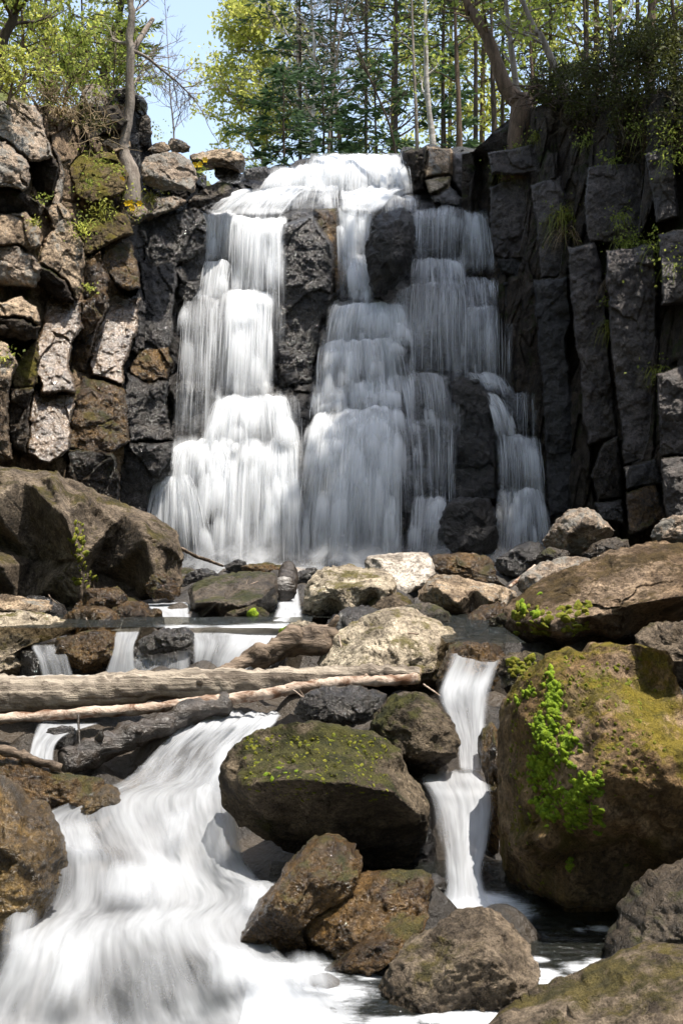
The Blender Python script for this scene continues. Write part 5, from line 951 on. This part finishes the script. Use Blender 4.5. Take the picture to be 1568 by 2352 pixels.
def tree(name, label, trunk, Y, r, bark, top=3.0, leaf=None, lsize=.12, kind='broad', nb=18, t0=.3, Lb=2.0, nleaf=60, seed=1, group=None, sub=4, twig=.6, up=.05, lasp=.5, down=True, cat_='tree', crown_name='crown', spread=.35, pitch=.5):
    rng = np.random.RandomState(seed); P = [np.array(W(u, v, Y)) for (u, v) in trunk]       # from the foot up
    if down and P[0][2] > 6.6: P.insert(0, np.array([P[0][0] - (P[1][0] - P[0][0]) * .1, Y, 6.4]))
    d = P[-1] - P[-2]; d /= np.linalg.norm(d); d = d * .85 + np.array([0, 0, .15])
    P.append(P[-1] + d * top); P = np.array(P); n = 26; C = spl(P[:, None, :], n)[:, 0]
    C[:, :2] += np.stack([fbm(np.stack([np.linspace(0, 5, n), np.full(n, seed * 1.7), np.full(n, j * 5.)], 1), 3, 2) for j in range(2)], 1) * r * .45
    tr = np.linspace(0, 1, n); rad = r * (1 - .82 * tr) * (1 + .5 * np.exp(-tr * 14))
    H = np.linalg.norm(C[-1] - C[0]); tb = MB(); tb.tube(C, rad, 9, rough=r * .18, seed=seed)
    lm = tb; lv = MB(); base = tuple(C[0])
    for k in range(nb):
        t = t0 + (1 - t0) * ((k + rng.rand()) / nb); i = min(int(t * (n - 1)), n - 2); p = C[i] + (C[i + 1] - C[i]) * (t * (n - 1) - i)
        az = rng.uniform(0, 2 * math.pi); rr = rad[i] * .45
        if kind == 'conifer':
            L = Lb * (1.05 - t) ** .7 * rng.uniform(.7, 1.1); dz = -.18 + .3 * t; dv = (math.cos(az), math.sin(az), dz)
            B_ = limb(lm, p, dv, L, min(rr, .03), .004, rng, 7, .05, .02, 4); m = max(6, int(nleaf * L / Lb))
            s = rng.uniform(.12, 1, m) ** .8; q = s * 7; j = np.minimum(q.astype(int), 6); Q = B_[j] + (B_[j + 1] - B_[j]) * (q - j)[:, None]
            dr = (B_[-1] - B_[0]) / np.linalg.norm(B_[-1] - B_[0]); sd = np.cross(dr, (0, 0, 1.)); sg = rng.choice([-1, 1], m)[:, None]
            D = dr * .8 + sd * sg * 1.0 + np.array([0, 0, -.12]); lw = (1.1 - s)[:, None] * L * .32
            f = rng.rand(m)[:, None]; Q = Q + D * f * lw
            leaves(lv, Q, lsize, rng, lasp, D, .35)
        else:
            L = Lb * (1.15 - .75 * t) * rng.uniform(.6, 1.15); dv = (math.cos(az), math.sin(az), pitch * rng.uniform(.5, 1.5))
            B_ = limb(lm, p, dv, L, rr, rr * .2 + .003, rng, 7, .13, up)
            for q in range(sub):
                s = rng.uniform(.25, 1); j = min(int(s * 7), 6); p2 = B_[j]; d2 = (B_[j + 1] - B_[j]) / np.linalg.norm(B_[j + 1] - B_[j]) + rng.normal(0, .6, 3)
                S_ = limb(lm, p2, d2, L * twig * rng.uniform(.5, 1), max(rr * .3, .005), .003, rng, 5, .16, up, 4)
                for q3 in range(2):
                    j = rng.randint(1, 5); T_ = limb(lm, S_[j], (S_[j] - S_[j - 1]) / np.linalg.norm(S_[j] - S_[j - 1]) + rng.normal(0, .7, 3), L * twig * .5 * rng.uniform(.5, 1), .005, .002, rng, 4, .2, up, 3)
                    if leaf is not None:
                        m = max(2, nleaf // 2); c = np.concatenate([S_, T_]); Q = c[rng.randint(2, len(c), m)] + rng.normal(0, L * .06 * spread / .35, (m, 3)); leaves(lv, Q, lsize, rng, lasp)
    o = tb.obj(name, None, None, base); o.data.materials.append(bark); tag(o, label, cat_, group)
    if lv.n: lv.obj(crown_name, leaf, o, base)
    return o
# sky gap and left bank
tree('broadleaf_tree', 'fresh yellow green tree standing alone against the blue sky', [(608,620),(604,380),(600,250),(596,110)], 44, .13, BARKG, 1.0, LEAFY, .15, nb=60, t0=.40, Lb=3.0, nleaf=36, seed=3, sub=6, pitch=.35, spread=.4)
tree('broadleaf_tree', 'bright green young tree at the top left corner', [(118,520),(110,190),(108,60)], 27, .09, BARKB, 2.5, LEAFG, .10, nb=40, t0=.35, Lb=2.1, nleaf=20, seed=5, sub=6, pitch=.3)
tree('broadleaf_tree', 'yellow green sapling behind the lichen boulders at the left', [(48,420),(55,200),(50,60)], 23, .06, BARKB, 2, LEAFY, .085, nb=32, t0=.3, Lb=1.5, nleaf=18, seed=6, sub=6, pitch=.3)
tree('broadleaf_tree', 'slim light green tree just left of the leaning dark trunk', [(196,420),(192,190),(188,60)], 29, .06, BARKB, 2.2, LEAFY, .11, nb=34, t0=.4, Lb=1.6, nleaf=20, seed=7, sub=6, pitch=.3)
tree('conifer', 'dark needled tree with a leaning trunk left of the bare tree', [(236,330),(238,190),(262,90),(285,-20)], 25, .14, BARKD, 4, NEEDY, .14, 'conifer', nb=60, t0=.40, Lb=1.5, nleaf=90, seed=8, lasp=.2)
tree('tree', 'dark bent trunk cut by the left edge of the picture', [(-22,330),(6,110),(30,40),(44,-30)], 19, .12, BARKD, 3, LEAFG, .08, nb=14, t0=.45, Lb=1.3, nleaf=16, seed=9, sub=4)
tree('shrub', 'low yellow green bush on the left bank edge', [(20,240),(26,205),(30,185)], 15.6, .02, BARKB, .3, LEAFY, .06, nb=16, t0=.1, Lb=.45, nleaf=14, seed=10, sub=4, cat_='bush', down=False)
tree('shrub', 'leafy bush between the pale left boulder and the round lichen boulder', [(150,280),(150,235),(155,180)], 18.2, .02, BARKB, .5, LEAFG, .06, nb=24, t0=.1, Lb=.7, nleaf=14, seed=11, sub=5, cat_='bush', down=False)
tree('shrub', 'green bush behind the round lichen boulder at the left', [(262,300),(258,210),(262,160)], 20.5, .025, BARKB, .6, LEAFG, .07, nb=24, t0=.1, Lb=.8, nleaf=14, seed=12, sub=5, cat_='bush', down=False)
# the bare tree on the left bank
bt_ = MB(); rng = np.random.RandomState(3); YB = 18.15
P = np.array([W(u, v, YB) for (u, v) in ((304,470),(302,430),(298,390),(286,360),(282,335),(290,300),(299,240),(298,180),(301,120),(297,88),(303,40),(300,0),(302,-90))])
C = spl(P[:, None, :], 60)[:, 0]; rr = np.interp(np.linspace(0, 1, 60), [0, .1, .18, .3, .5, .75, 1], [.15, .14, .105, .08, .058, .05, .035]); bt_.tube(C, rr, 12, rough=.015, seed=2)
def br(pts, r0, r1, y=YB, nt=0, L=.5, upb=.05):
    Q = spl(np.array([W(u, v, y + .15 * k) for k, (u, v) in enumerate(pts)])[:, None, :], 14)[:, 0]; bt_.tube(Q, np.linspace(r0, r1, 14), 7, rough=.006, seed=4)
    for k in range(nt):
        j = rng.randint(3, 13); d = Q[j] - Q[j - 1]; d = d / np.linalg.norm(d) + rng.normal(0, .55, 3); S_ = limb(bt_, Q[j], d, L * rng.uniform(.5, 1.1), .007, .003, rng, 6, .16, upb, 4)
        for _ in range(4): j2 = rng.randint(1, 6); limb(bt_, S_[j2], (S_[j2] - S_[j2 - 1]) / np.linalg.norm(S_[j2] - S_[j2 - 1]) + rng.normal(0, .7, 3), L * .45 * rng.uniform(.4, 1), .004, .0018, rng, 4, .2, upb, 3)
br([(300,122),(322,90),(340,60),(351,44)], .045, .03)
br([(308,118),(335,130),(365,155),(395,178),(425,205),(455,238)], .026, .006, nt=16, L=.75)
br([(296,100),(278,98),(258,88)], .03, .012, nt=5, L=.5)
br([(301,150),(318,150),(336,135),(352,120)], .016, .004, nt=10, L=.5)
br([(303,200),(318,175),(330,150)], .012, .004, nt=8, L=.5)
br([(302,30),(330,10),(360,-20)], .02, .006, nt=8, L=.6)
o = bt_.obj('bare_tree', BARKG, None, (0, YB, 5.5)); o.location = o.location; tag(o, 'crooked bare tree with a forked trunk rooted on the left bank', 'tree')
# bare pale trees behind the crest
for (lab, tk, Y, r, sd, bk, Lb) in (
  ('pale bare birch rising just right of the yellow green tree', [(722,560),(718,330),(722,150),(714,-20)], 33, .075, 21, BARKP, 2.0),
  ('thin bare tree leaning right beside the pale birch', [(752,560),(755,330),(770,150),(800,-20)], 31, .05, 22, BARKG, 1.7),
  ('slender bare tree leaning left across the crest', [(912,520),(905,330),(850,180),(785,20)], 27, .035, 23, BARKD, 1.1),
  ('straight bare sapling behind the crest left of the conifers', [(688,560),(690,330),(684,150),(680,-20)], 38, .06, 24, BARKG, 2.0),
  ('twiggy bare tree with forked top above the crest', [(790,560),(780,330),(765,150),(775,-20)], 36, .08, 25, BARKB, 2.4),
  ('pale bare tree bending left over the yellow green tree', [(700,560),(715,300),(672,110),(600,-20)], 40, .07, 26, BARKP, 2.2),
  ('bare branching tree against the sky right of the bare left tree', [(398,620),(400,330),(392,230),(388,170)], 36, .035, 27, BARKG, 1.3)):
    tree('bare_tree', lab, tk, Y, r, bk, 2.5, None, nb=26, t0=.42, Lb=Lb, seed=sd, sub=5, pitch=.7, up=.03)
# trunks on the right bank
for (lab, tk, Y, r, sd, bk) in (
  ('thin grey trunk standing right behind the crest, left of a pair', [(962,560),(958,330),(950,120),(944,-30)], 27, .055, 31, BARKG),
  ('pale grey trunk with a flared foot, right one of the pair behind the crest', [(1000,420),(993,318),(982,200),(974,-30)], 24, .085, 32, BARKP),
  ('dark straight trunk between the pale trunk and the thick leaning one', [(1054,420),(1052,285),(1046,120),(1042,-30)], 25, .075, 33, BARKB),
  ('slim grey trunk just right of the thick leaning trunk', [(1194,236),(1190,222),(1170,100),(1156,-30)], 20.6, .08, 35, BARKG),
  ('grey trunk leaning left out of the bushes on the right bank', [(1290,190),(1282,170),(1238,80),(1182,-30)], 19.7, .085, 36, BARKG),
  ('thin straight trunk seen between the two leaning trunks', [(1222,420),(1220,200),(1217,100),(1214,-30)], 27, .05, 37, BARKB),
  ('dark stubby trunk left of the foot of the thick leaning trunk', [(1138,420),(1134,272),(1130,180),(1128,60)], 24, .07, 38, BARKD),
  ('thin dark trunk right of the leaning grey trunk', [(1352,300),(1345,120),(1340,-30)], 22, .05, 39, BARKD),
  ('grey trunk near the top right corner', [(1412,260),(1404,90),(1400,-30)], 22, .08, 40, BARKG),
  ('dark slanting trunk at the top right corner', [(1490,240),(1480,90),(1500,-30)], 20, .07, 41, BARKD),
  ('thin trunk at the very right edge of the top', [(1545,240),(1550,60),(1540,-30)], 19, .06, 42, BARKB)):
    tree('tree', lab, tk, Y, r, bk, 6, LEAFG, .11, nb=7, t0=.5, Lb=1.0, nleaf=6, seed=sd, sub=3)
tree('tree', 'thick reddish brown trunk leaning left over the right bank', [(1190,246),(1184,232),(1160,190),(1120,100),(1080,20),(1060,-40)], 20.3, .16, BARKB, 5, LEAFG, .11, nb=7, t0=.6, Lb=1.0, nleaf=6, seed=34, sub=3)
# conifers and green trees behind
for (lab, u, Y, r, H, sd, m, Lb, nbr, t0) in (
  ('small dark spruce low beside the trunk of the yellow green tree', 652, 29, .045, 3.2, 43, NEED, 1.3, 60, .15),
  ('small dark spruce low behind the middle of the crest', 742, 30, .045, 3.5, 44, NEED, 1.3, 60, .15),
  ('small bushy spruce right above the crest beside the thin leaning tree', 862, 28, .045, 3.2, 45, NEED, 1.3, 60, .15),
  ('small spruce between the foot of the pale trunk and the dark straight one', 1020, 29, .045, 3.6, 46, NEED, 1.2, 55, .15),
  ('dark spruce behind the crest right of the yellow green tree', 686, 34, .06, 9.2, 51, NEED, 2.3, 87, .3),
  ('dark green conifer filling the middle above the crest', 838, 38, .06, 15, 52, NEED, 3.4, 112, .3),
  ('blue green conifer behind the thin grey trunk', 905, 33, .06, 14, 53, NEED, 3.0, 112, .3),
  ('conifer behind the pale trunk with the flared foot', 1015, 36, .06, 16, 54, NEED, 3.0, 106, .3),
  ('olive conifer behind the dark straight trunk', 1090, 32, .06, 14, 55, NEEDY, 2.6, 100, .3),
  ('light needled young conifer left of the slim grey trunk', 1150, 40, .06, 17, 56, NEEDY, 2.8, 100, .3),
  ('dark conifer far behind the right bank', 1260, 38, .06, 17, 57, NEED, 3.0, 106, .3),
  ('tall conifer behind the top right thin trunks', 1345, 34, .06, 17, 58, NEEDY, 2.8, 100, .3),
  ('dark conifer by the right edge of the skyline', 1460, 33, .06, 17, 59, NEED, 2.8, 100, .3),
  ('half hidden conifer low behind the crest', 758, 42, .06, 12, 60, NEED, 2.6, 87, .3)):
    zf = 6.4; v0 = VC - (zf - ZC) / Y * F; v1 = VC - (zf + H - ZC) / Y * F
    tree('conifer', lab, [(u, v0), (u + 3, (v0 + v1) / 2), (u, v1)], Y, r, BARKD, 1.2, m, .24, 'conifer', nb=nbr, t0=t0, Lb=Lb, nleaf=80, seed=sd, lasp=.2)
for (lab, u, Y, r, H, sd, m, Lb) in (
  ('airy light green tree above the middle of the crest', 905, 46, .12, 13, 71, LEAFY, 2.8),
  ('spring green tree glowing behind the thick leaning trunk', 1110, 44, .12, 13.5, 72, LEAFY, 2.8),
  ('pale green tree behind the slim leaning trunks', 1225, 46, .12, 14, 73, LEAFG, 3.0),
  ('bright green tree above the right bank shrubs', 1370, 38, .12, 13, 74, LEAFY, 2.8),
  ('yellow green tree at the top right corner', 1500, 30, .12, 12, 75, LEAFY, 2.6),
  ('sparse green tree beside the far right conifer', 1425, 42, .12, 15, 76, LEAFG, 2.8),
  ('soft green tree far behind the crest between the trunks', 1035, 52, .12, 14, 77, LEAFY, 2.8)):
    zf = 6.4; v0 = VC - (zf - ZC) / Y * F; v1 = VC - (zf + H - ZC) / Y * F
    tree('broadleaf_tree', lab, [(u, v0), (u - 4, (v0 + v1) / 2), (u + 3, v1)], Y, r, BARKB, 1.2, m, .19, nb=50, t0=.33, Lb=Lb, nleaf=24, seed=sd, sub=5, pitch=.35, spread=.45)
# unseen trees added on the right bank so their crowns shade the falls
for k, (x, y, H, sd) in enumerate(((4.5, 15.6, 9.5, 81), (4.6, 17.0, 11, 82), (4.75, 18.4, 10, 83), (5.6, 16.4, 12, 84), (5.6, 18.2, 12.5, 85))):
    u = UC + x / y * F; v0 = VC - (6.3 - ZC) / y * F; v1 = VC - (6.3 + H - ZC) / y * F
    tree('broadleaf_tree', 'tall unseen leafy tree added on the right bank for its shade', [(u, v0), (u + 8, (v0 + v1) / 2), (u, v1)], y, .08, BARKB, .5, LEAFG, .2, nb=46, t0=.5, Lb=2.3, nleaf=30, seed=sd, sub=5, pitch=.3, spread=.5, group='leafy trees added out of view for shade')

# leaf mass added out of view to block sky light, kept low towards the sun
wm = MB(); g = np.random.RandomState(12); n = 60000
az = g.uniform(0, 2 * math.pi, n); rd = g.uniform(8.5, 19, n); X = np.cos(az) * rd; Yw = np.sin(az) * rd + 6; Z = g.uniform(0, 15, n) ** 1.0
lim = np.where(X > 0, np.minimum(15, 1.2 * np.abs(X) + .2), 15); Q = np.stack([X, Yw, Z], 1)
keep = (Z < lim) & ~((Yw > 8) & (np.abs(X) < .33 * Yw + 1.2)) & (fbm(Q * .45, 3, 4) > -.12) & ~((X > 4) & (Yw > 13))
leaves(wm, Q[keep], .62, g, .6)
for k in range(70):
    a = g.uniform(0, 2 * math.pi); r_ = g.uniform(9, 16); x, y = math.cos(a) * r_, math.sin(a) * r_ + 6
    if (y > 8 and abs(x) < .33 * y + 1.4) or (x > 4 and y > 13): continue
    wm.tube(np.array([(x, y, -.5), (x + .1, y, 4), (x + .3, y + .2, min(14, 1.2 * x) if x > 0 else 14)]), [.16, .12, .04], 6)
o = wm.obj('blocker_woods', LEAFG, None, (0, -6, 0)); tag(o, 'unseen leaf mass added round the stream to block sky light', 'blocker_woods', kind='stuff')

# ---------------------------------------------------------------- bushes, grass tufts, flowers on the rock
def bush(name, label, spots, n, r, leaf, lsize, seed, Y=None, yf=None, twigm=TWIGD, ntw=60, cat_='bush', lasp=.5):
    g = np.random.RandomState(seed); lv = MB(); tw = MB(); pts = []
    for (u, v, k) in spots:
        y = Y if Y else float(yf(u, v)); pts.append((*W(u, v, y), k))
    pts = np.array(pts); org = tuple(pts[:, :3].mean(0) - (0, 0, r))
    pk = pts[:, 3] / pts[:, 3].sum(); i = g.choice(len(pts), n, p=pk); off = g.normal(size=(n, 3)); off /= np.linalg.norm(off, axis=1)[:, None]; off *= (g.rand(n) ** .45)[:, None]
    Q = pts[i, :3] + off * r * (1, .8, .7) * pts[i, 3:]; keep = fbm(Q * (1.4 / r), 3, seed) > -.12; leaves(lv, Q[keep], lsize, g, lasp)
    for _ in range(ntw):
        i = g.randint(len(pts)); d = g.normal(size=3) + (0, -.3, .5); limb(tw, pts[i, :3] + g.normal(0, r * .3, 3), d, r * g.uniform(.7, 1.5), .006, .002, g, 6, .2, .02, 4)
    o = tw.obj(name, BARKG if twigm is None else twigm, None, org); tag(o, label, cat_); lv.obj('leaves', leaf, o, org); return o
YB_ = lambda u, v: YR(u, v) + .1
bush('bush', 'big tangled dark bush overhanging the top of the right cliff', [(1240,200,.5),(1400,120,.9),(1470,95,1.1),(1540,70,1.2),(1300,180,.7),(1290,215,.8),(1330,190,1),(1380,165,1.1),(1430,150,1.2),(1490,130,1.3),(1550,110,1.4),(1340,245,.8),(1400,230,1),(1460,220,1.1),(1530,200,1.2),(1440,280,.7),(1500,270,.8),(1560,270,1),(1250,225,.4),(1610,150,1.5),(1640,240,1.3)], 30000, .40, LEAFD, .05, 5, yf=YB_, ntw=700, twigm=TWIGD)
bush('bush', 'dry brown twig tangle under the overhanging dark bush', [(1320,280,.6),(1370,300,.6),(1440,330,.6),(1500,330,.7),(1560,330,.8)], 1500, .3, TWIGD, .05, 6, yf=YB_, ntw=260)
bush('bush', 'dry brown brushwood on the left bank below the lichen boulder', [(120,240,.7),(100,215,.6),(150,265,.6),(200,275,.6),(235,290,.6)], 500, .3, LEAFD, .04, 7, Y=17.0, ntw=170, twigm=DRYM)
def tuft(name, label, cat_, u, v, yf, leaf, n, h, seed, droop=.8, leafm=None, nl=0, ls=.05, flower=None, nf=0, dy=-.12, wd=.007):
    g = np.random.RandomState(seed); p = np.array(W(u, v, float(yf(u, v)) + dy)); mb = MB()
    for _ in range(n):
        a = g.uniform(0, 2 * math.pi); d = np.array([math.cos(a), math.sin(a) * .8 - .35, g.uniform(.4, 1.4)]); d /= np.linalg.norm(d); L = h * g.uniform(.5, 1.2); t = np.linspace(0, 1, 6)[:, None]
        C = p + g.normal(0, h * .14, 3) + d * L * t + np.array([0, -.1, -droop]) * L * t ** 2.2; s = np.cross(d, (0, 0, 1.)); s /= np.linalg.norm(s) + 1e-9
        wv = wd * (1.05 - t) * g.uniform(.6, 1.3); V = np.stack([C - s * wv, C + s * wv], 1).reshape(-1, 3); b = np.arange(5) * 2
        mb.add(V, np.stack([b, b + 1, b + 3, b + 2], 1))
    o = mb.obj(name, leaf, None, tuple(p)); tag(o, label, cat_)
    if nl:
        l = MB(); Q = p + g.normal(0, 1, (nl, 3)) * (h * .42, h * .25, h * .3) + (0, -h * .25, h * .15); leaves(l, Q, ls, g, .65); l.obj('leaves', leafm, o, tuple(p))
    if nf:
        FL = bpy.data.materials.get('yellow_petal') or leaf_mat('yellow_petal', (.75, .42, .01), (.8, .55, .02), .3)
        for _ in range(nf):
            f = MB(); c = p + g.normal(0, 1, 3) * (h * .5, h * .1, h * .15) + (0, -h * .5, h * .45)
            for k in range(6):
                a = k * math.pi / 3; d = np.array([math.cos(a), -.3, math.sin(a)]); s = np.array([-math.sin(a), 0, math.cos(a)]); f.add([c, c + d * .03 + s * .014, c + d * .045, c + d * .03 - s * .014], [[0, 1, 2, 3]])
            f.obj('flower', FL, o, tuple(c))
    return o
TF = [  # on the left bank
 ('flowering_plant', 'yellow flowered plant on the rock by the long crest slab', 463, 395, lambda u, v: 19.2, LEAFG, 10, .22, 60, 3, -.1),
 ('flowering_plant', 'leafy plant with yellow flowers hanging below the bare tree root', 348, 458, YL, GRASSM, 50, .3, 70, 2, -.5),
 ('flowering_plant', 'orange flowered plant on the ledge edge above the dark wet wall', 308, 492, YL, DRYM, 30, .25, 50, 4, -.5),
 ('plant', 'green leaf clump in front of the dark root hollow', 285, 440, YL, LEAFG, 8, .2, 50, 1, -.5),
 ('plant', 'light leaf clump beside the left of the bare tree trunk', 268, 395, YL, LEAFY, 5, .16, 40, 0, -.6),
 ('plant', 'low herb patch along the top of the mossy slope', 220, 372, YL, LEAFG, 20, .28, 60, 0, -.6),
 ('plant', 'herb patch in the middle of the mossy slope', 205, 425, YL, LEAFG, 20, .25, 50, 0, -.6),
 ('plant', 'trailing herbs on the upper mossy column', 235, 490, YL, GRASSM, 40, .3, 70, 0, -.7),
 ('plant', 'trailing herbs at the left edge of the mossy column', 195, 530, YL, LEAFY, 30, .3, 80, 0, -.7),
 ('plant', 'tiny green plant in the crack under the slanted slab', 205, 665, YL, LEAFG, 8, .14, 30, 0, -.75),
 ('plant', 'small green plant in the crack by the shaded left block', 100, 462, YL, LEAFG, 8, .16, 36, 0, -.75),
 ('grass_tuft', 'yellow green grass patch on the layered left block', 78, 512, YL, GRASSM, 60, .12, 20, 0, -1.0),
 ('plant', 'green plant in the corner by the left rim of the wet slabs', 20, 822, YL, LEAFY, 8, .2, 40, 0, -1.0),
 ('grass_tuft', 'dry grass on top of the pale left boulder', 140, 262, YL, DRYM, 70, .25, 10, 0, -.4),
 ('plant', 'yellow green sprig on the skyline stones', 366, 310, lambda u, v: 19, LEAFY, 6, .22, 50, 0, -.1),
]
for k, (nm, lab, u, v, yf, m, n, h, nl, nf, dy) in enumerate(TF): tuft(nm, lab, 'grass' if 'grass' in nm else 'plant', u, v, yf, m, n, h, 100 + k, leafm=LEAFY if k % 2 else LEAFG, nl=nl, ls=.036, nf=nf, dy=dy)
RT = [ # on the right cliff
 ('grass_tuft', 'bright green tuft hanging over the top of the first tall column', 1160, 392, GRASSM, 90, .3, 40, -.1),
 ('grass_tuft', 'long hanging grass in the gap right of the first column', 1292, 500, GRASSM, 120, .5, 30, .1),
 ('grass_tuft', 'long hanging grass lower in the same gap beside the cracked column', 1300, 540, DRYM, 90, .45, 20, .1),
 ('plant', 'green fern like clump on the ledge under the overhanging bush', 1350, 330, LEAFG, 30, .3, 70, 0),
 ('plant', 'broad leaved clump on the ledge below the dry twig tangle', 1470, 300, LEAFG, 20, .35, 110, -.1),
 ('plant', 'leafy clump on the ledge at the upper right edge', 1530, 320, LEAFG, 20, .4, 110, -.2),
 ('grass_tuft', 'short grass on the layered ledge above the sunlit block', 1230, 315, GRASSM, 90, .22, 20, .1),
 ('grass_tuft', 'green grass on the broken ledge near the moss topped rock', 1190, 345, GRASSM, 60, .25, 30, .1),
 ('plant', 'small green plant high on the rough middle column', 1405, 375, LEAFG, 16, .25, 60, -.1),
 ('plant', 'green plant growing on the ledge between the upper and lower columns', 1440, 560, LEAFG, 60, .35, 90, -.2),
 ('plant', 'green plant on the right end of the ledge between the columns', 1510, 570, LEAFG, 30, .35, 90, -.3),
 ('grass_tuft', 'pale hanging grass below the middle ledge', 1442, 640, DRYM, 110, .4, 10, -.2),
 ('grass_tuft', 'hanging grass in the groove right of the long column', 1405, 755, GRASSM, 70, .35, 30, 0),
 ('plant', 'tiny plant in the groove high beside the long column', 1400, 695, LEAFG, 10, .15, 30, -.1),
 ('plant', 'green plant at the right edge half way up the cliff', 1555, 620, LEAFG, 20, .4, 90, -.3),
 ('grass_tuft', 'grass in the groove right of the lower columns', 1505, 860, GRASSM, 50, .35, 20, -.2),
 ('plant', 'plant on the rough column right of the hanging grass', 1425, 505, LEAFG, 40, .3, 40, -.1),
 ('plant', 'green sprig at the upper right edge under the bush', 1545, 370, LEAFG, 16, .35, 80, -.3),
]
for k, (nm, lab, u, v, m, n, h, nl, dy) in enumerate(RT): tuft(nm, lab, 'grass' if 'grass' in nm else 'plant', u, v, YR, m, n, h, 200 + k, leafm=LEAFG, nl=int(nl * 1.4), ls=.042, dy=dy, droop=1.3)
# bare roots hanging on the right bank
rr_ = MB(); g = np.random.RandomState(2)
for k in range(22):
    a = (1180 + g.rand() * 120, 235 - g.rand() * 40); p = np.array(W(*a, 19.6)); limb(rr_, p, (g.normal() * .8 - .3, -.8, -.5), g.uniform(.3, .6), .016, .004, g, 7, .2, -.06, 5)
o = rr_.obj('roots', BARKB, None, (2.7, 19.5, 7.0)); tag(o, 'tangle of bare roots hanging over the bank below the leaning trunk', 'roots')

# twigs caught on the stones
rk = [o for o in bpy.data.objects if o.get('category') in ('boulder', 'stone', 'slab', 'log')]
g = np.random.RandomState(17); tw_spots = [(120,1385),(210,1440),(330,1445),(690,1410),(780,1480),(860,1340),(1010,1340),(1100,1345),(1260,1300),(700,1600),(120,1800),(820,1300),(560,1340),(1200,1365),(930,1450),(60,1430)]
bpy.context.view_layer.update()
for (u, v), hit in zip(tw_spots, surf(rk, tw_spots)):
    if not hit: continue
    p = np.array(hit[0]) + np.array(hit[1]) * .006; d = g.normal(size=3); nn = np.array(hit[1]); d -= nn * (d @ nn); d /= np.linalg.norm(d); L = g.uniform(.08, .22); mb = MB(); C = limb(mb, p - d * L / 2 + nn * .01, d, L, .0055, .003, g, 6, .08, 0, 6)
    limb(mb, C[3], d + g.normal(size=3) * .6, L * .35, .003, .0015, g, 4, .1, 0, 5)
    tag(mb.obj('twig', LOGR if g.rand() < .5 else LOGX, None, tuple(p)), 'short dry twig stranded on the stones of the stream', 'twig', 'dry twigs stranded on the stones')
